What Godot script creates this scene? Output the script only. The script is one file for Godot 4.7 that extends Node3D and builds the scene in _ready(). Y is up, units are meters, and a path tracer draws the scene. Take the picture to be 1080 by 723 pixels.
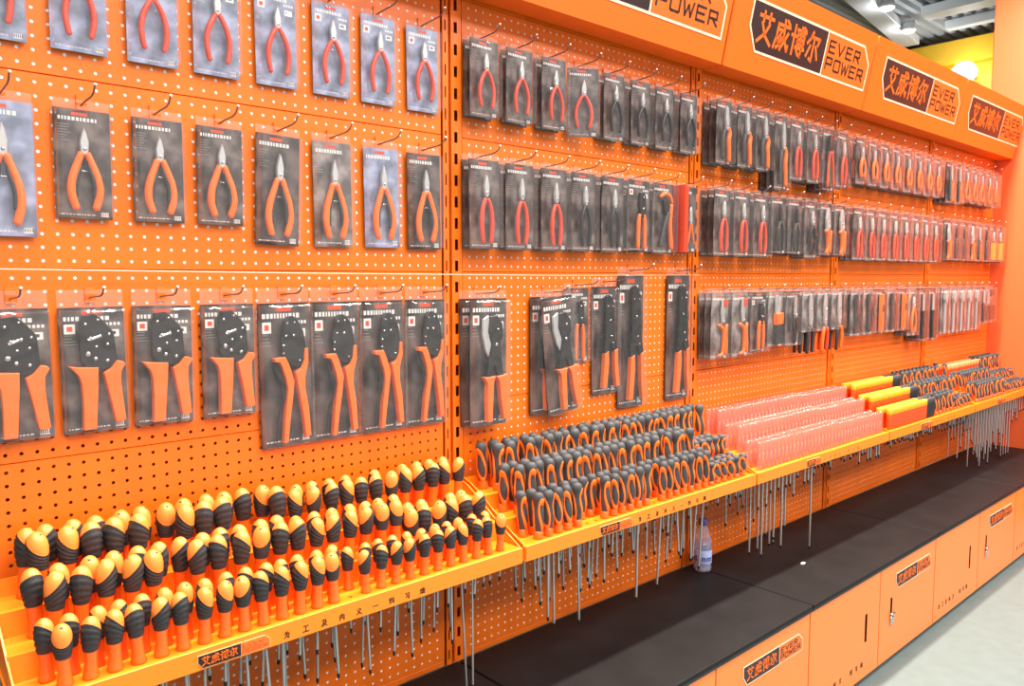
extends Node3D
# A tool shop wall: orange pegboard bays with packed pliers on hooks, racks of screwdrivers, low cabinets.
# x runs along the wall (0 at the second upright), z comes out of the wall, y is up; EYE is the lens height.

const EYE := 1.36
const BAY := 0.985
const WALL_END := 3.885

var mats := {}
var names := {}
var meshes := {}
var rng := RandomNumberGenerator.new()


# ------------------------------------------------------------------ nodes
func numbered(called: String) -> String:
	var n: int = names.get(called, 0)
	names[called] = n + 1
	return called if n == 0 else "%s_%03d" % [called, n]


func tag(o: Node3D, label: String, category: String, group := "", kind := "") -> void:
	if label:
		o.set_meta("label", label)
	if category:
		o.set_meta("category", category)
	if group:
		o.set_meta("group", group)
	if kind:
		o.set_meta("kind", kind)


func thing(called: String, label: String, category: String, at := Vector3.ZERO, group := "") -> Node3D:
	var o := Node3D.new()
	o.name = numbered(called)
	add_child(o)
	o.position = at
	tag(o, label, category, group)
	return o


func part(called: String, mesh: Mesh, mat: Material, parent: Node3D, at := Vector3.ZERO) -> MeshInstance3D:
	var o := MeshInstance3D.new()
	o.name = called if parent != self else numbered(called)
	o.mesh = mesh
	o.material_override = mat
	parent.add_child(o, true)
	o.position = at
	o.cast_shadow = GeometryInstance3D.SHADOW_CASTING_SETTING_ON
	return o


func copy(proto: Node3D, called: String, at: Vector3, label: String, category: String, group: String) -> Node3D:
	var o: Node3D = proto.duplicate()
	o.name = numbered(called)
	add_child(o)
	o.position = at
	tag(o, label, category, group)
	return o


# ------------------------------------------------------------------ mesh helpers
func start() -> SurfaceTool:
	var st := SurfaceTool.new()
	st.begin(Mesh.PRIMITIVE_TRIANGLES)
	st.set_smooth_group(-1)
	return st


func done(st: SurfaceTool) -> ArrayMesh:
	st.generate_normals()
	return st.commit()


func tri(st: SurfaceTool, a: Vector3, b: Vector3, c: Vector3) -> void:
	st.add_vertex(a)
	st.add_vertex(b)
	st.add_vertex(c)


# corners in clockwise order as seen from outside
func quad(st: SurfaceTool, a: Vector3, b: Vector3, c: Vector3, d: Vector3) -> void:
	tri(st, a, b, c)
	tri(st, a, c, d)


func uv_quad(st: SurfaceTool, a: Vector3, b: Vector3, c: Vector3, d: Vector3) -> void:
	var uv := [Vector2(0, 0), Vector2(1, 0), Vector2(1, 1), Vector2(0, 1)]
	var p := [a, b, c, d]
	for i in [0, 1, 2, 0, 2, 3]:
		st.set_uv(uv[i])
		st.add_vertex(p[i])


# box with chamfered edges
func box(st: SurfaceTool, c: Vector3, s: Vector3, b := 0.0) -> void:
	var h := s / 2.0
	if b <= 0.0:
		for ax in 3:
			for sg in [-1.0, 1.0]:
				var n := Vector3.ZERO
				n[ax] = sg * h[ax]
				var u := Vector3.ZERO
				u[(ax + 1) % 3] = h[(ax + 1) % 3]
				var v := Vector3.ZERO
				v[(ax + 2) % 3] = h[(ax + 2) % 3] * sg
				quad(st, c + n - u - v, c + n - u + v, c + n + u + v, c + n + u - v)
		return
	# faces
	for ax in 3:
		for sg in [-1.0, 1.0]:
			var n := Vector3.ZERO
			n[ax] = sg * h[ax]
			var u := Vector3.ZERO
			u[(ax + 1) % 3] = h[(ax + 1) % 3] - b
			var v := Vector3.ZERO
			v[(ax + 2) % 3] = (h[(ax + 2) % 3] - b) * sg
			quad(st, c + n - u - v, c + n - u + v, c + n + u + v, c + n + u - v)
	# edges and corners
	for ax in 3:
		var i := (ax + 1) % 3
		var j := (ax + 2) % 3
		for si in [-1.0, 1.0]:
			for sj in [-1.0, 1.0]:
				var p := Vector3.ZERO
				p[i] = si * h[i]
				p[j] = sj * (h[j] - b)
				var q := Vector3.ZERO
				q[i] = si * (h[i] - b)
				q[j] = sj * h[j]
				var l := Vector3.ZERO
				l[ax] = h[ax] - b
				if si * sj > 0:
					quad(st, c + p - l, c + p + l, c + q + l, c + q - l)
				else:
					quad(st, c + p + l, c + p - l, c + q - l, c + q + l)
	for sx in [-1.0, 1.0]:
		for sy in [-1.0, 1.0]:
			for sz in [-1.0, 1.0]:
				var a := c + Vector3(sx * h.x, sy * (h.y - b), sz * (h.z - b))
				var d := c + Vector3(sx * (h.x - b), sy * h.y, sz * (h.z - b))
				var e := c + Vector3(sx * (h.x - b), sy * (h.y - b), sz * h.z)
				if sx * sy * sz > 0:
					tri(st, a, e, d)
				else:
					tri(st, a, d, e)


func box_mesh(s: Vector3, b := 0.0, c := Vector3.ZERO) -> ArrayMesh:
	var st := start()
	box(st, c, s, b)
	return done(st)


# profile: array of Vector2(radius, y) from the bottom up
func lathe(st: SurfaceTool, prof: Array, segs: int, c := Vector3.ZERO, oval := 1.0) -> void:
	st.set_smooth_group(1)
	for k in prof.size() - 1:
		var p: Vector2 = prof[k]
		var q: Vector2 = prof[k + 1]
		for i in segs:
			var a := TAU * i / segs
			var b := TAU * (i + 1) / segs
			var p0 := c + Vector3(p.x * cos(a), p.y, p.x * sin(a) * oval)
			var p1 := c + Vector3(p.x * cos(b), p.y, p.x * sin(b) * oval)
			var q0 := c + Vector3(q.x * cos(a), q.y, q.x * sin(a) * oval)
			var q1 := c + Vector3(q.x * cos(b), q.y, q.x * sin(b) * oval)
			if p.x > 1e-6:
				tri(st, p0, p1, q1) if q.x <= 1e-6 else quad(st, p0, p1, q1, q0)
			elif q.x > 1e-6:
				tri(st, p0, q1, q0)
	st.set_smooth_group(-1)


func lathe_mesh(prof: Array, segs := 14, oval := 1.0) -> ArrayMesh:
	var st := start()
	lathe(st, prof, segs, Vector3.ZERO, oval)
	return done(st)


# tube through points [Vector3], radii [float]; flat squeezes it in z
func tube(st: SurfaceTool, pts: Array, radii: Array, segs := 8, flat := 1.0) -> void:
	st.set_smooth_group(1)
	var rings := []
	var n := pts.size()
	for i in n:
		var d: Vector3 = (pts[mini(i + 1, n - 1)] - pts[maxi(i - 1, 0)]).normalized()
		var side := d.cross(Vector3(0, 0, 1))
		if side.length() < 0.05:
			side = Vector3(1, 0, 0)
		side = side.normalized()
		var up := side.cross(d).normalized()
		var ring := []
		for k in segs:
			var a := TAU * k / segs
			ring.append(pts[i] + side * (cos(a) * radii[i]) + up * (sin(a) * radii[i] * flat))
		rings.append(ring)
	for i in n - 1:
		for k in segs:
			var l := (k + 1) % segs
			quad(st, rings[i][k], rings[i][l], rings[i + 1][l], rings[i + 1][k])
	for e in [0, n - 1]:
		var d2: Vector3 = (pts[0] - pts[1]) if e == 0 else (pts[n - 1] - pts[n - 2])
		var tip: Vector3 = pts[e] + d2.normalized() * radii[e] * 0.6
		for k in segs:
			var l := (k + 1) % segs
			if e == 0:
				tri(st, tip, rings[0][l], rings[0][k])
			else:
				tri(st, tip, rings[e][k], rings[e][l])
	st.set_smooth_group(-1)


func smooth_line(pts: Array, steps := 5) -> Array:
	var out := []
	for i in pts.size() - 1:
		var p0: Vector3 = pts[maxi(i - 1, 0)]
		var p1: Vector3 = pts[i]
		var p2: Vector3 = pts[i + 1]
		var p3: Vector3 = pts[mini(i + 2, pts.size() - 1)]
		for s in steps:
			var t := float(s) / steps
			out.append(0.5 * ((2.0 * p1) + (p2 - p0) * t + (2.0 * p0 - 5.0 * p1 + 4.0 * p2 - p3) * t * t + (3.0 * p1 - p0 - 3.0 * p2 + p3) * t * t * t))
	out.append(pts[-1])
	return out


# flat plate from an outline in x, y, between z0 and z1, its front edge chamfered by b
func plate(st: SurfaceTool, outline: PackedVector2Array, z0: float, z1: float, b := 0.0) -> void:
	var poly := outline
	if not Geometry2D.is_polygon_clockwise(poly):
		poly = poly.duplicate()
		poly.reverse()
	var n := poly.size()
	var inner := poly
	if b > 0.0:
		var c := PackedVector2Array()
		for i in n:
			var p := poly[i]
			var e0 := (p - poly[(i + n - 1) % n]).normalized()
			var e1 := (poly[(i + 1) % n] - p).normalized()
			var n0 := Vector2(e0.y, -e0.x)
			var n1 := Vector2(e1.y, -e1.x)
			var m := (n0 + n1)
			m = m / maxf(m.length_squared(), 0.4) * 2.0
			c.append(p + m * b)
		inner = c
	var f := Geometry2D.triangulate_polygon(inner)
	if f.is_empty():
		inner = poly
		b = 0.0
		f = Geometry2D.triangulate_polygon(poly)
	for i in range(0, f.size(), 3):
		var p0 := inner[f[i]]
		var p1 := inner[f[i + 1]]
		var p2 := inner[f[i + 2]]
		if (p1 - p0).cross(p2 - p0) > 0:
			var t := p1
			p1 = p2
			p2 = t
		tri(st, Vector3(p0.x, p0.y, z1), Vector3(p1.x, p1.y, z1), Vector3(p2.x, p2.y, z1))
	for i in n:
		var a := poly[i]
		var c2 := poly[(i + 1) % n]
		var zb := z1 - b
		quad(st, Vector3(a.x, a.y, zb), Vector3(a.x, a.y, z0), Vector3(c2.x, c2.y, z0), Vector3(c2.x, c2.y, zb))
		if b > 0.0:
			var ia := inner[i]
			var ic := inner[(i + 1) % n]
			quad(st, Vector3(ia.x, ia.y, z1), Vector3(a.x, a.y, zb), Vector3(c2.x, c2.y, zb), Vector3(ic.x, ic.y, z1))


func pv(a: Array) -> PackedVector2Array:
	var o := PackedVector2Array()
	for i in range(0, a.size(), 2):
		o.append(Vector2(a[i], a[i + 1]))
	return o


# one cell of a sheet (front towards +z) with a round hole in it, and the hole's own edge
func holed_cell(st: SurfaceTool, x0: float, x1: float, y0: float, y1: float, c: Vector2, r: float, depth: float) -> void:
	var ring := []
	for k in 8:
		var a := TAU * (k + 0.5) / 8
		ring.append(Vector3(c.x + r * cos(a), c.y + r * sin(a), 0))
	var cr := [Vector3(x1, y1, 0), Vector3(x0, y1, 0), Vector3(x0, y0, 0), Vector3(x1, y0, 0)]
	# ring index: 0..1 right-top .. ; corner q lies between ring 2q and 2q+1
	for q in 4:
		var a: Vector3 = ring[2 * q]
		var b: Vector3 = ring[2 * q + 1]
		var b2: Vector3 = ring[(2 * q + 2) % 8]
		tri(st, cr[q], a, b)
		quad(st, cr[q], b, b2, cr[(q + 1) % 4])
	var dz := Vector3(0, 0, -depth)
	for k in 8:
		var a: Vector3 = ring[k]
		var b: Vector3 = ring[(k + 1) % 8]
		quad(st, a, a + dz, b + dz, b)


func rect(st: SurfaceTool, x0: float, y0: float, x1: float, y1: float, z := 0.0) -> void:
	if x1 - x0 < 1e-6 or y1 - y0 < 1e-6:
		return
	quad(st, Vector3(x0, y0, z), Vector3(x0, y1, z), Vector3(x1, y1, z), Vector3(x1, y0, z))


# ------------------------------------------------------------------ lettering, drawn as strokes on a 100 x 100 field
const GLYPHS := {
	"ai": [[8, 84, 92, 84], [32, 98, 32, 70], [68, 98, 68, 70], [72, 64, 52, 34, 10, 4], [26, 64, 52, 28, 92, 4]],
	"wei": [[16, 80, 94, 80], [18, 80, 17, 40, 6, 4], [56, 98, 64, 46, 94, 6], [94, 6, 96, 22], [88, 60, 50, 4], [74, 98, 88, 88], [28, 64, 54, 64], [42, 56, 30, 28, 54, 8], [54, 42, 42, 20, 24, 6], [24, 38, 60, 38]],
	"bo": [[4, 64, 36, 64], [20, 97, 20, 4], [38, 86, 98, 86], [44, 73, 91, 73], [44, 73, 44, 40], [91, 73, 91, 40], [44, 57, 91, 57], [44, 42, 91, 42], [67, 98, 67, 40], [80, 98, 92, 92], [38, 29, 98, 29], [79, 40, 79, 4, 66, 8], [48, 22, 60, 10]],
	"er": [[38, 98, 26, 76, 8, 58], [28, 82, 92, 82], [92, 82, 82, 62], [52, 78, 52, 4, 36, 10], [30, 52, 12, 16], [70, 54, 92, 16]],
	"E": [[10, 0, 10, 100], [10, 100, 90, 100], [10, 52, 80, 52], [10, 0, 90, 0]],
	"V": [[5, 100, 48, 0], [48, 0, 95, 100]],
	"R": [[10, 0, 10, 100], [10, 100, 85, 100], [85, 100, 85, 48], [85, 48, 10, 48], [45, 48, 92, 0]],
	"P": [[10, 0, 10, 100], [10, 100, 88, 100], [88, 100, 88, 45], [88, 45, 10, 45]],
	"O": [[10, 8, 10, 92, 20, 100, 80, 100, 90, 92, 90, 8, 80, 0, 20, 0, 10, 8]],
	"W": [[4, 100, 24, 0, 50, 76, 76, 0, 96, 100]],
	"m0": [[30, 96, 42, 80], [12, 70, 84, 70], [60, 98, 46, 40, 10, 6], [84, 70, 78, 6, 60, 12], [46, 44, 60, 30]],
	"m1": [[14, 90, 86, 90], [50, 90, 50, 10], [4, 10, 96, 10]],
	"m2": [[20, 92, 76, 92], [40, 92, 34, 46, 8, 4], [76, 92, 66, 62, 84, 62, 62, 28, 22, 4], [40, 58, 64, 22, 94, 4]],
	"m3": [[14, 4, 14, 76, 86, 76, 86, 4, 74, 10], [50, 98, 46, 54, 26, 26], [50, 58, 72, 30]],
	"m4": [[48, 98, 56, 84], [80, 84, 50, 30, 8, 4], [20, 80, 52, 28, 94, 4]],
	"m5": [[6, 50, 94, 50]],
	"m6": [[36, 96, 8, 84], [4, 66, 44, 66], [26, 88, 26, 4], [26, 58, 8, 26], [56, 88, 68, 78], [54, 64, 66, 54], [48, 28, 98, 38], [84, 98, 84, 4]],
	"m7": [[14, 88, 84, 88, 80, 4, 62, 12], [32, 68, 50, 56], [18, 26, 62, 42]],
	"m8": [[4, 62, 38, 62], [22, 92, 22, 16], [4, 12, 40, 24], [44, 60, 94, 74, 90, 34], [70, 96, 70, 26], [52, 84, 52, 10, 94, 8, 94, 24]],
}


func glyph(st: SurfaceTool, key: String, x: float, y: float, w: float, h: float, thick: float, z0: float, z1: float) -> void:
	for s in GLYPHS[key]:
		for i in range(0, s.size() - 2, 2):
			var a := Vector2(x + s[i] * w / 100.0, y + s[i + 1] * h / 100.0)
			var b := Vector2(x + s[i + 2] * w / 100.0, y + s[i + 3] * h / 100.0)
			var d := (b - a).normalized() * thick * 0.5
			var n := Vector2(-d.y, d.x)
			a -= d * 0.8
			b += d * 0.8
			plate(st, PackedVector2Array([a + n, b + n, b - n, a - n]), z0, z1)


func word(st: SurfaceTool, keys: Array, x: float, y: float, w: float, h: float, gap: float, thick: float, z0: float, z1: float) -> void:
	for k in keys:
		glyph(st, k, x, y, w, h, thick, z0, z1)
		x += w + gap


# ------------------------------------------------------------------ materials
func mat(key: String, c: Color, rough := 0.5, metal := 0.0) -> StandardMaterial3D:
	var m := StandardMaterial3D.new()
	m.albedo_color = c
	m.roughness = rough
	m.metallic = metal
	m.resource_name = key
	mats[key] = m
	return m


func clear(key: String, c: Color, a: float, rough := 0.05) -> StandardMaterial3D:
	var m := mat(key, Color(c.r, c.g, c.b, a), rough)
	m.transparency = BaseMaterial3D.TRANSPARENCY_ALPHA
	return m


func noise_tex(freq: float, c0: Color, c1: Color, size := 256, octaves := 4, sd := 1) -> NoiseTexture2D:
	var n := FastNoiseLite.new()
	n.seed = sd
	n.frequency = freq
	n.fractal_octaves = octaves
	var t := NoiseTexture2D.new()
	t.width = size
	t.height = size
	t.seamless = true
	t.noise = n
	var g := Gradient.new()
	g.set_color(0, c0)
	g.set_color(1, c1)
	t.color_ramp = g
	return t


# printed backing card: a mottled ground, a logo block, a title and rows of small print
func card_print(ground: Color, light: Color, sd: int, big: bool) -> ImageTexture:
	var w := 96
	var h := 208
	var im := Image.create(w, h, false, Image.FORMAT_RGB8)
	var n := FastNoiseLite.new()
	n.seed = sd
	n.frequency = 0.016
	n.fractal_octaves = 3
	for y in h:
		for x in w:
			im.set_pixel(x, y, ground.lerp(light, clampf(0.5 + n.get_noise_2d(x, y) * 1.1, 0.0, 1.0)))
	var r := RandomNumberGenerator.new()
	r.seed = sd
	var white := Color(0.86, 0.84, 0.82)
	var logo := Color(0.86, 0.28, 0.14)
	im.fill_rect(Rect2i(30 if not big else 34, 6, 28, 6), logo)
	var x := 8
	while x < 74:
		var l := r.randi_range(3, 6)
		im.fill_rect(Rect2i(x, 15, l, 7), white)
		x += l + 2
	for k in 7:
		im.fill_rect(Rect2i(7, 30 + k * 5, r.randi_range(10, 22), 1), ground.lerp(white, 0.55))
	if big:
		im.fill_rect(Rect2i(8, 27, 16, 16), white)
		im.fill_rect(Rect2i(12, 31, 8, 8), logo)
		for k in 4:
			im.fill_rect(Rect2i(68 + k * 6, 26, 4, 5), white)
		im.fill_rect(Rect2i(70, 38, 18, 12), white)
		im.fill_rect(Rect2i(73, 41, 10, 5), ground)
	x = 8
	while x < 66:
		var l2 := r.randi_range(2, 7)
		im.fill_rect(Rect2i(x, h - 9, l2, 2), white)
		x += l2 + 2
	im.fill_rect(Rect2i(w - 20, h - 14, 14, 9), white)
	for k in 5:
		im.fill_rect(Rect2i(w - 19 + k * 3, h - 13, 1, 6), Color(0.1, 0.1, 0.1))
	return ImageTexture.create_from_image(im)


func make_materials() -> void:
	var steel_grain := noise_tex(0.02, Color(0.93, 0.93, 0.93), Color(1, 1, 1), 128, 3, 4)
	var orange := mat("orange_paint", Color(0.975, 0.455, 0.075), 0.36)
	orange.albedo_texture = steel_grain
	orange.uv1_triplanar = true
	orange.uv1_world_triplanar = true
	orange.uv1_scale = Vector3(2, 2, 2)
	mat("rack_orange", Color(0.985, 0.53, 0.10), 0.34)
	mat("cabinet_orange", Color(0.975, 0.50, 0.20), 0.34)
	mat("canopy_orange", Color(0.965, 0.425, 0.05), 0.42)
	mat("white_sheet", Color(0.97, 0.96, 0.94), 0.6)
	var top := mat("counter_black", Color(1, 1, 1), 0.55)
	top.metallic_specular = 0.32
	top.albedo_texture = noise_tex(0.012, Color(0.075, 0.066, 0.064), Color(0.118, 0.105, 0.103), 512, 5, 9)
	top.uv1_triplanar = true
	top.uv1_world_triplanar = true
	top.uv1_scale = Vector3(1.1, 1.1, 1.1)
	mat("counter_edge", Color(0.12, 0.11, 0.1), 0.5)
	mat("toe_kick", Color(0.2, 0.19, 0.18), 0.7)
	mat("sign_white", Color(0.98, 0.86, 0.74), 0.5)
	mat("sign_dark", Color(0.19, 0.09, 0.075), 0.45)
	mat("sign_orange", Color(0.965, 0.43, 0.10), 0.45)
	mat("print_dark", Color(0.3, 0.14, 0.06), 0.6)
	mat("print_pale", Color(0.98, 0.70, 0.48), 0.6)
	mat("print_red", Color(0.86, 0.42, 0.2), 0.6)
	mat("chrome", Color(0.80, 0.79, 0.78), 0.25, 0.9)
	mat("steel", Color(0.74, 0.73, 0.72), 0.32, 0.75)
	mat("jaw_steel", Color(0.78, 0.77, 0.76), 0.35, 0.55)
	mat("wire_grey", Color(0.52, 0.44, 0.42), 0.35, 0.6)
	mat("tip_black", Color(0.09, 0.08, 0.08), 0.5)
	mat("tool_black", Color(0.095, 0.08, 0.077), 0.38)
	mat("grip_black", Color(0.17, 0.17, 0.175), 0.55)
	mat("grip_grey", Color(0.235, 0.235, 0.24), 0.6)
	mat("handle_orange", Color(0.955, 0.42, 0.09), 0.4)
	mat("handle_red", Color(0.84, 0.25, 0.13), 0.42)
	mat("handle_yellow", Color(0.97, 0.66, 0.17), 0.4)
	mat("cap_orange", Color(0.97, 0.54, 0.22), 0.34)
	var barrel := mat("barrel_orange", Color(0.985, 0.40, 0.07), 0.25)
	barrel.clearcoat_enabled = true
	barrel.clearcoat = 0.5
	mat("stripe_orange", Color(0.95, 0.46, 0.14), 0.45)
	mat("handle_green", Color(0.16, 0.3, 0.14), 0.5)
	mat("cap_yellow", Color(0.98, 0.66, 0.15), 0.35)
	mat("cap_peach", Color(0.96, 0.60, 0.38), 0.4)
	mat("body_red", Color(0.93, 0.33, 0.12), 0.25)
	clear("clear_pink", Color(1.0, 0.52, 0.45), 0.40, 0.08)
	clear("blister", Color(0.97, 0.95, 0.94), 0.028, 0.09)
	var wn := FastNoiseLite.new()
	wn.seed = 5
	wn.frequency = 0.02
	wn.fractal_octaves = 2
	var wt := NoiseTexture2D.new()
	wt.width = 256
	wt.height = 256
	wt.seamless = true
	wt.as_normal_map = true
	wt.bump_strength = 4.0
	wt.noise = wn
	for bm in [mats.blister]:
		bm.normal_enabled = true
		bm.normal_texture = wt
		bm.normal_scale = 0.5
		bm.uv1_triplanar = true
		bm.uv1_world_triplanar = true
		bm.uv1_scale = Vector3(3, 3, 3)
	clear("hang_tab", Color(0.98, 0.82, 0.76), 0.14, 0.1)
	clear("bottle_clear", Color(0.85, 0.88, 0.97), 0.22, 0.04)
	clear("bottle_water", Color(0.72, 0.74, 0.92), 0.30, 0.02)
	mat("bottle_cap", Color(0.42, 0.36, 0.62), 0.45)
	mat("bottle_label", Color(0.74, 0.78, 0.95), 0.5)
	mat("bottle_print", Color(0.2, 0.14, 0.55), 0.5)
	mat("paper", Color(0.93, 0.9, 0.86), 0.8)
	clear("nylon", Color(1.0, 0.9, 0.8), 0.6, 0.2)
	var greys := [[Color(0.21, 0.175, 0.165), Color(0.46, 0.40, 0.38)], [Color(0.42, 0.44, 0.51), Color(0.64, 0.66, 0.77)], [Color(0.17, 0.14, 0.135), Color(0.40, 0.34, 0.32)], [Color(0.32, 0.29, 0.28), Color(0.60, 0.55, 0.53)]]
	for i in 4:
		for b in 2:
			var m := mat("card_%d%d" % [i, b], Color(1, 1, 1), 0.4)
			m.albedo_texture = card_print(greys[i][0], greys[i][1], 11 + i * 7 + b, b == 1)
	mat("card_edge", Color(0.1, 0.085, 0.08), 0.5)
	var fl := mat("floor_grey", Color(1, 1, 1), 0.55)
	fl.albedo_texture = noise_tex(0.02, Color(0.405, 0.465, 0.455), Color(0.435, 0.495, 0.485), 512, 5, 3)
	fl.uv1_triplanar = true
	fl.uv1_world_triplanar = true
	fl.uv1_scale = Vector3(1.3, 1.3, 1.3)
	mat("hall_wall", Color(0.78, 0.78, 0.79), 0.8)
	mat("ceiling_grey", Color(0.46, 0.48, 0.50), 0.7)
	mat("ceiling_rib", Color(0.74, 0.77, 0.80), 0.6)
	mat("beam_white", Color(0.94, 0.96, 0.97), 0.5)
	mat("booth_yellow", Color(0.99, 0.78, 0.16), 0.5)
	mat("end_wall", Color(0.965, 0.415, 0.22), 0.4)
	mat("lamp_body", Color(0.85, 0.85, 0.85), 0.4)


func glow(key: String, c: Color, e: float) -> StandardMaterial3D:
	var m := mat(key, c, 0.6)
	m.emission_enabled = true
	m.emission = c
	m.emission_energy_multiplier = e
	return m


# ------------------------------------------------------------------ lamps
func panel_lamp(called: String, label: String, group: String, at: Vector3, size: Vector2, energy: float, c: Color, turn := Vector3(-90, 0, 0)) -> void:
	var t := thing(called, label, "lamp", at, group)
	t.rotation_degrees = turn
	part("lamp_housing", box_mesh(Vector3(size.x + 0.06, size.y + 0.06, 0.06), 0.008, Vector3(0, 0, 0.035)), mats.lamp_body, t)
	part("diffuser", box_mesh(Vector3(size.x, size.y, 0.01)), mats.lamp_glow, t)
	var l := AreaLight3D.new()
	l.area_size = size
	l.light_energy = energy
	l.light_color = c
	l.shadow_enabled = true
	l.area_range = 40.0
	l.position = Vector3(0, 0, -0.02)
	t.add_child(l)


func _ready() -> void:
	rng.seed = 20
	# ---------------------------------------------------------------- camera, air, light, exposure
	var cam := Camera3D.new()
	cam.name = "camera"
	cam.fov = 47.52
	cam.near = 0.05
	cam.far = 60.0
	add_child(cam)
	cam.position = Vector3(-1.1677, EYE, 1.497)
	cam.rotation_degrees = Vector3(-4.795, -42.073, 0.0)
	cam.current = true

	var we := WorldEnvironment.new()
	var env := Environment.new()
	env.background_mode = Environment.BG_COLOR
	env.background_color = Color(0.9, 0.92, 0.95)
	env.background_energy_multiplier = 0.3
	env.tonemap_mode = Environment.TONE_MAPPER_LINEAR
	env.tonemap_exposure = 1.08
	env.sdfgi_enabled = true
	env.ssao_enabled = true
	env.ssil_enabled = true
	we.environment = env
	add_child(we)

	make_materials()
	glow("lamp_glow", Color(1.0, 0.98, 0.95), 1.5)

	# booth lamps: a row of long diffusers hung above the shelf front
	for i in 4:
		panel_lamp("booth_lamp", "long white diffuser lamp hung above the orange sign boxes", "booth lamps above the racks", Vector3(-0.75 + i * 1.2, EYE + 1.75, 0.24), Vector2(1.0, 0.12), 6.2, Color(1.0, 0.97, 0.92))
	# hall lamps: large square fittings under the hall ceiling, over the aisle
	for i in 4:
		for j in 2:
			panel_lamp("hall_lamp", "large square lamp under the hall ceiling above the aisle", "hall lamps above the aisle", Vector3(-2.2 + i * 2.8, 5.3, 2.8 + j * 2.6), Vector2(1.3, 1.3), 15.0, Color(1.0, 0.985, 0.97))

	build_hall()
	build_wall()
	build_cabinets()
	build_canopies()
	build_racks()
	build_packs()
	build_small_things()


# ------------------------------------------------------------------ the hall
func struct(called: String, mesh: Mesh, m: Material, at := Vector3.ZERO, label := "") -> MeshInstance3D:
	var o := part(called, mesh, m, self, at)
	o.set_meta("kind", "structure")
	if label:
		o.set_meta("label", label)
	return o


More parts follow.
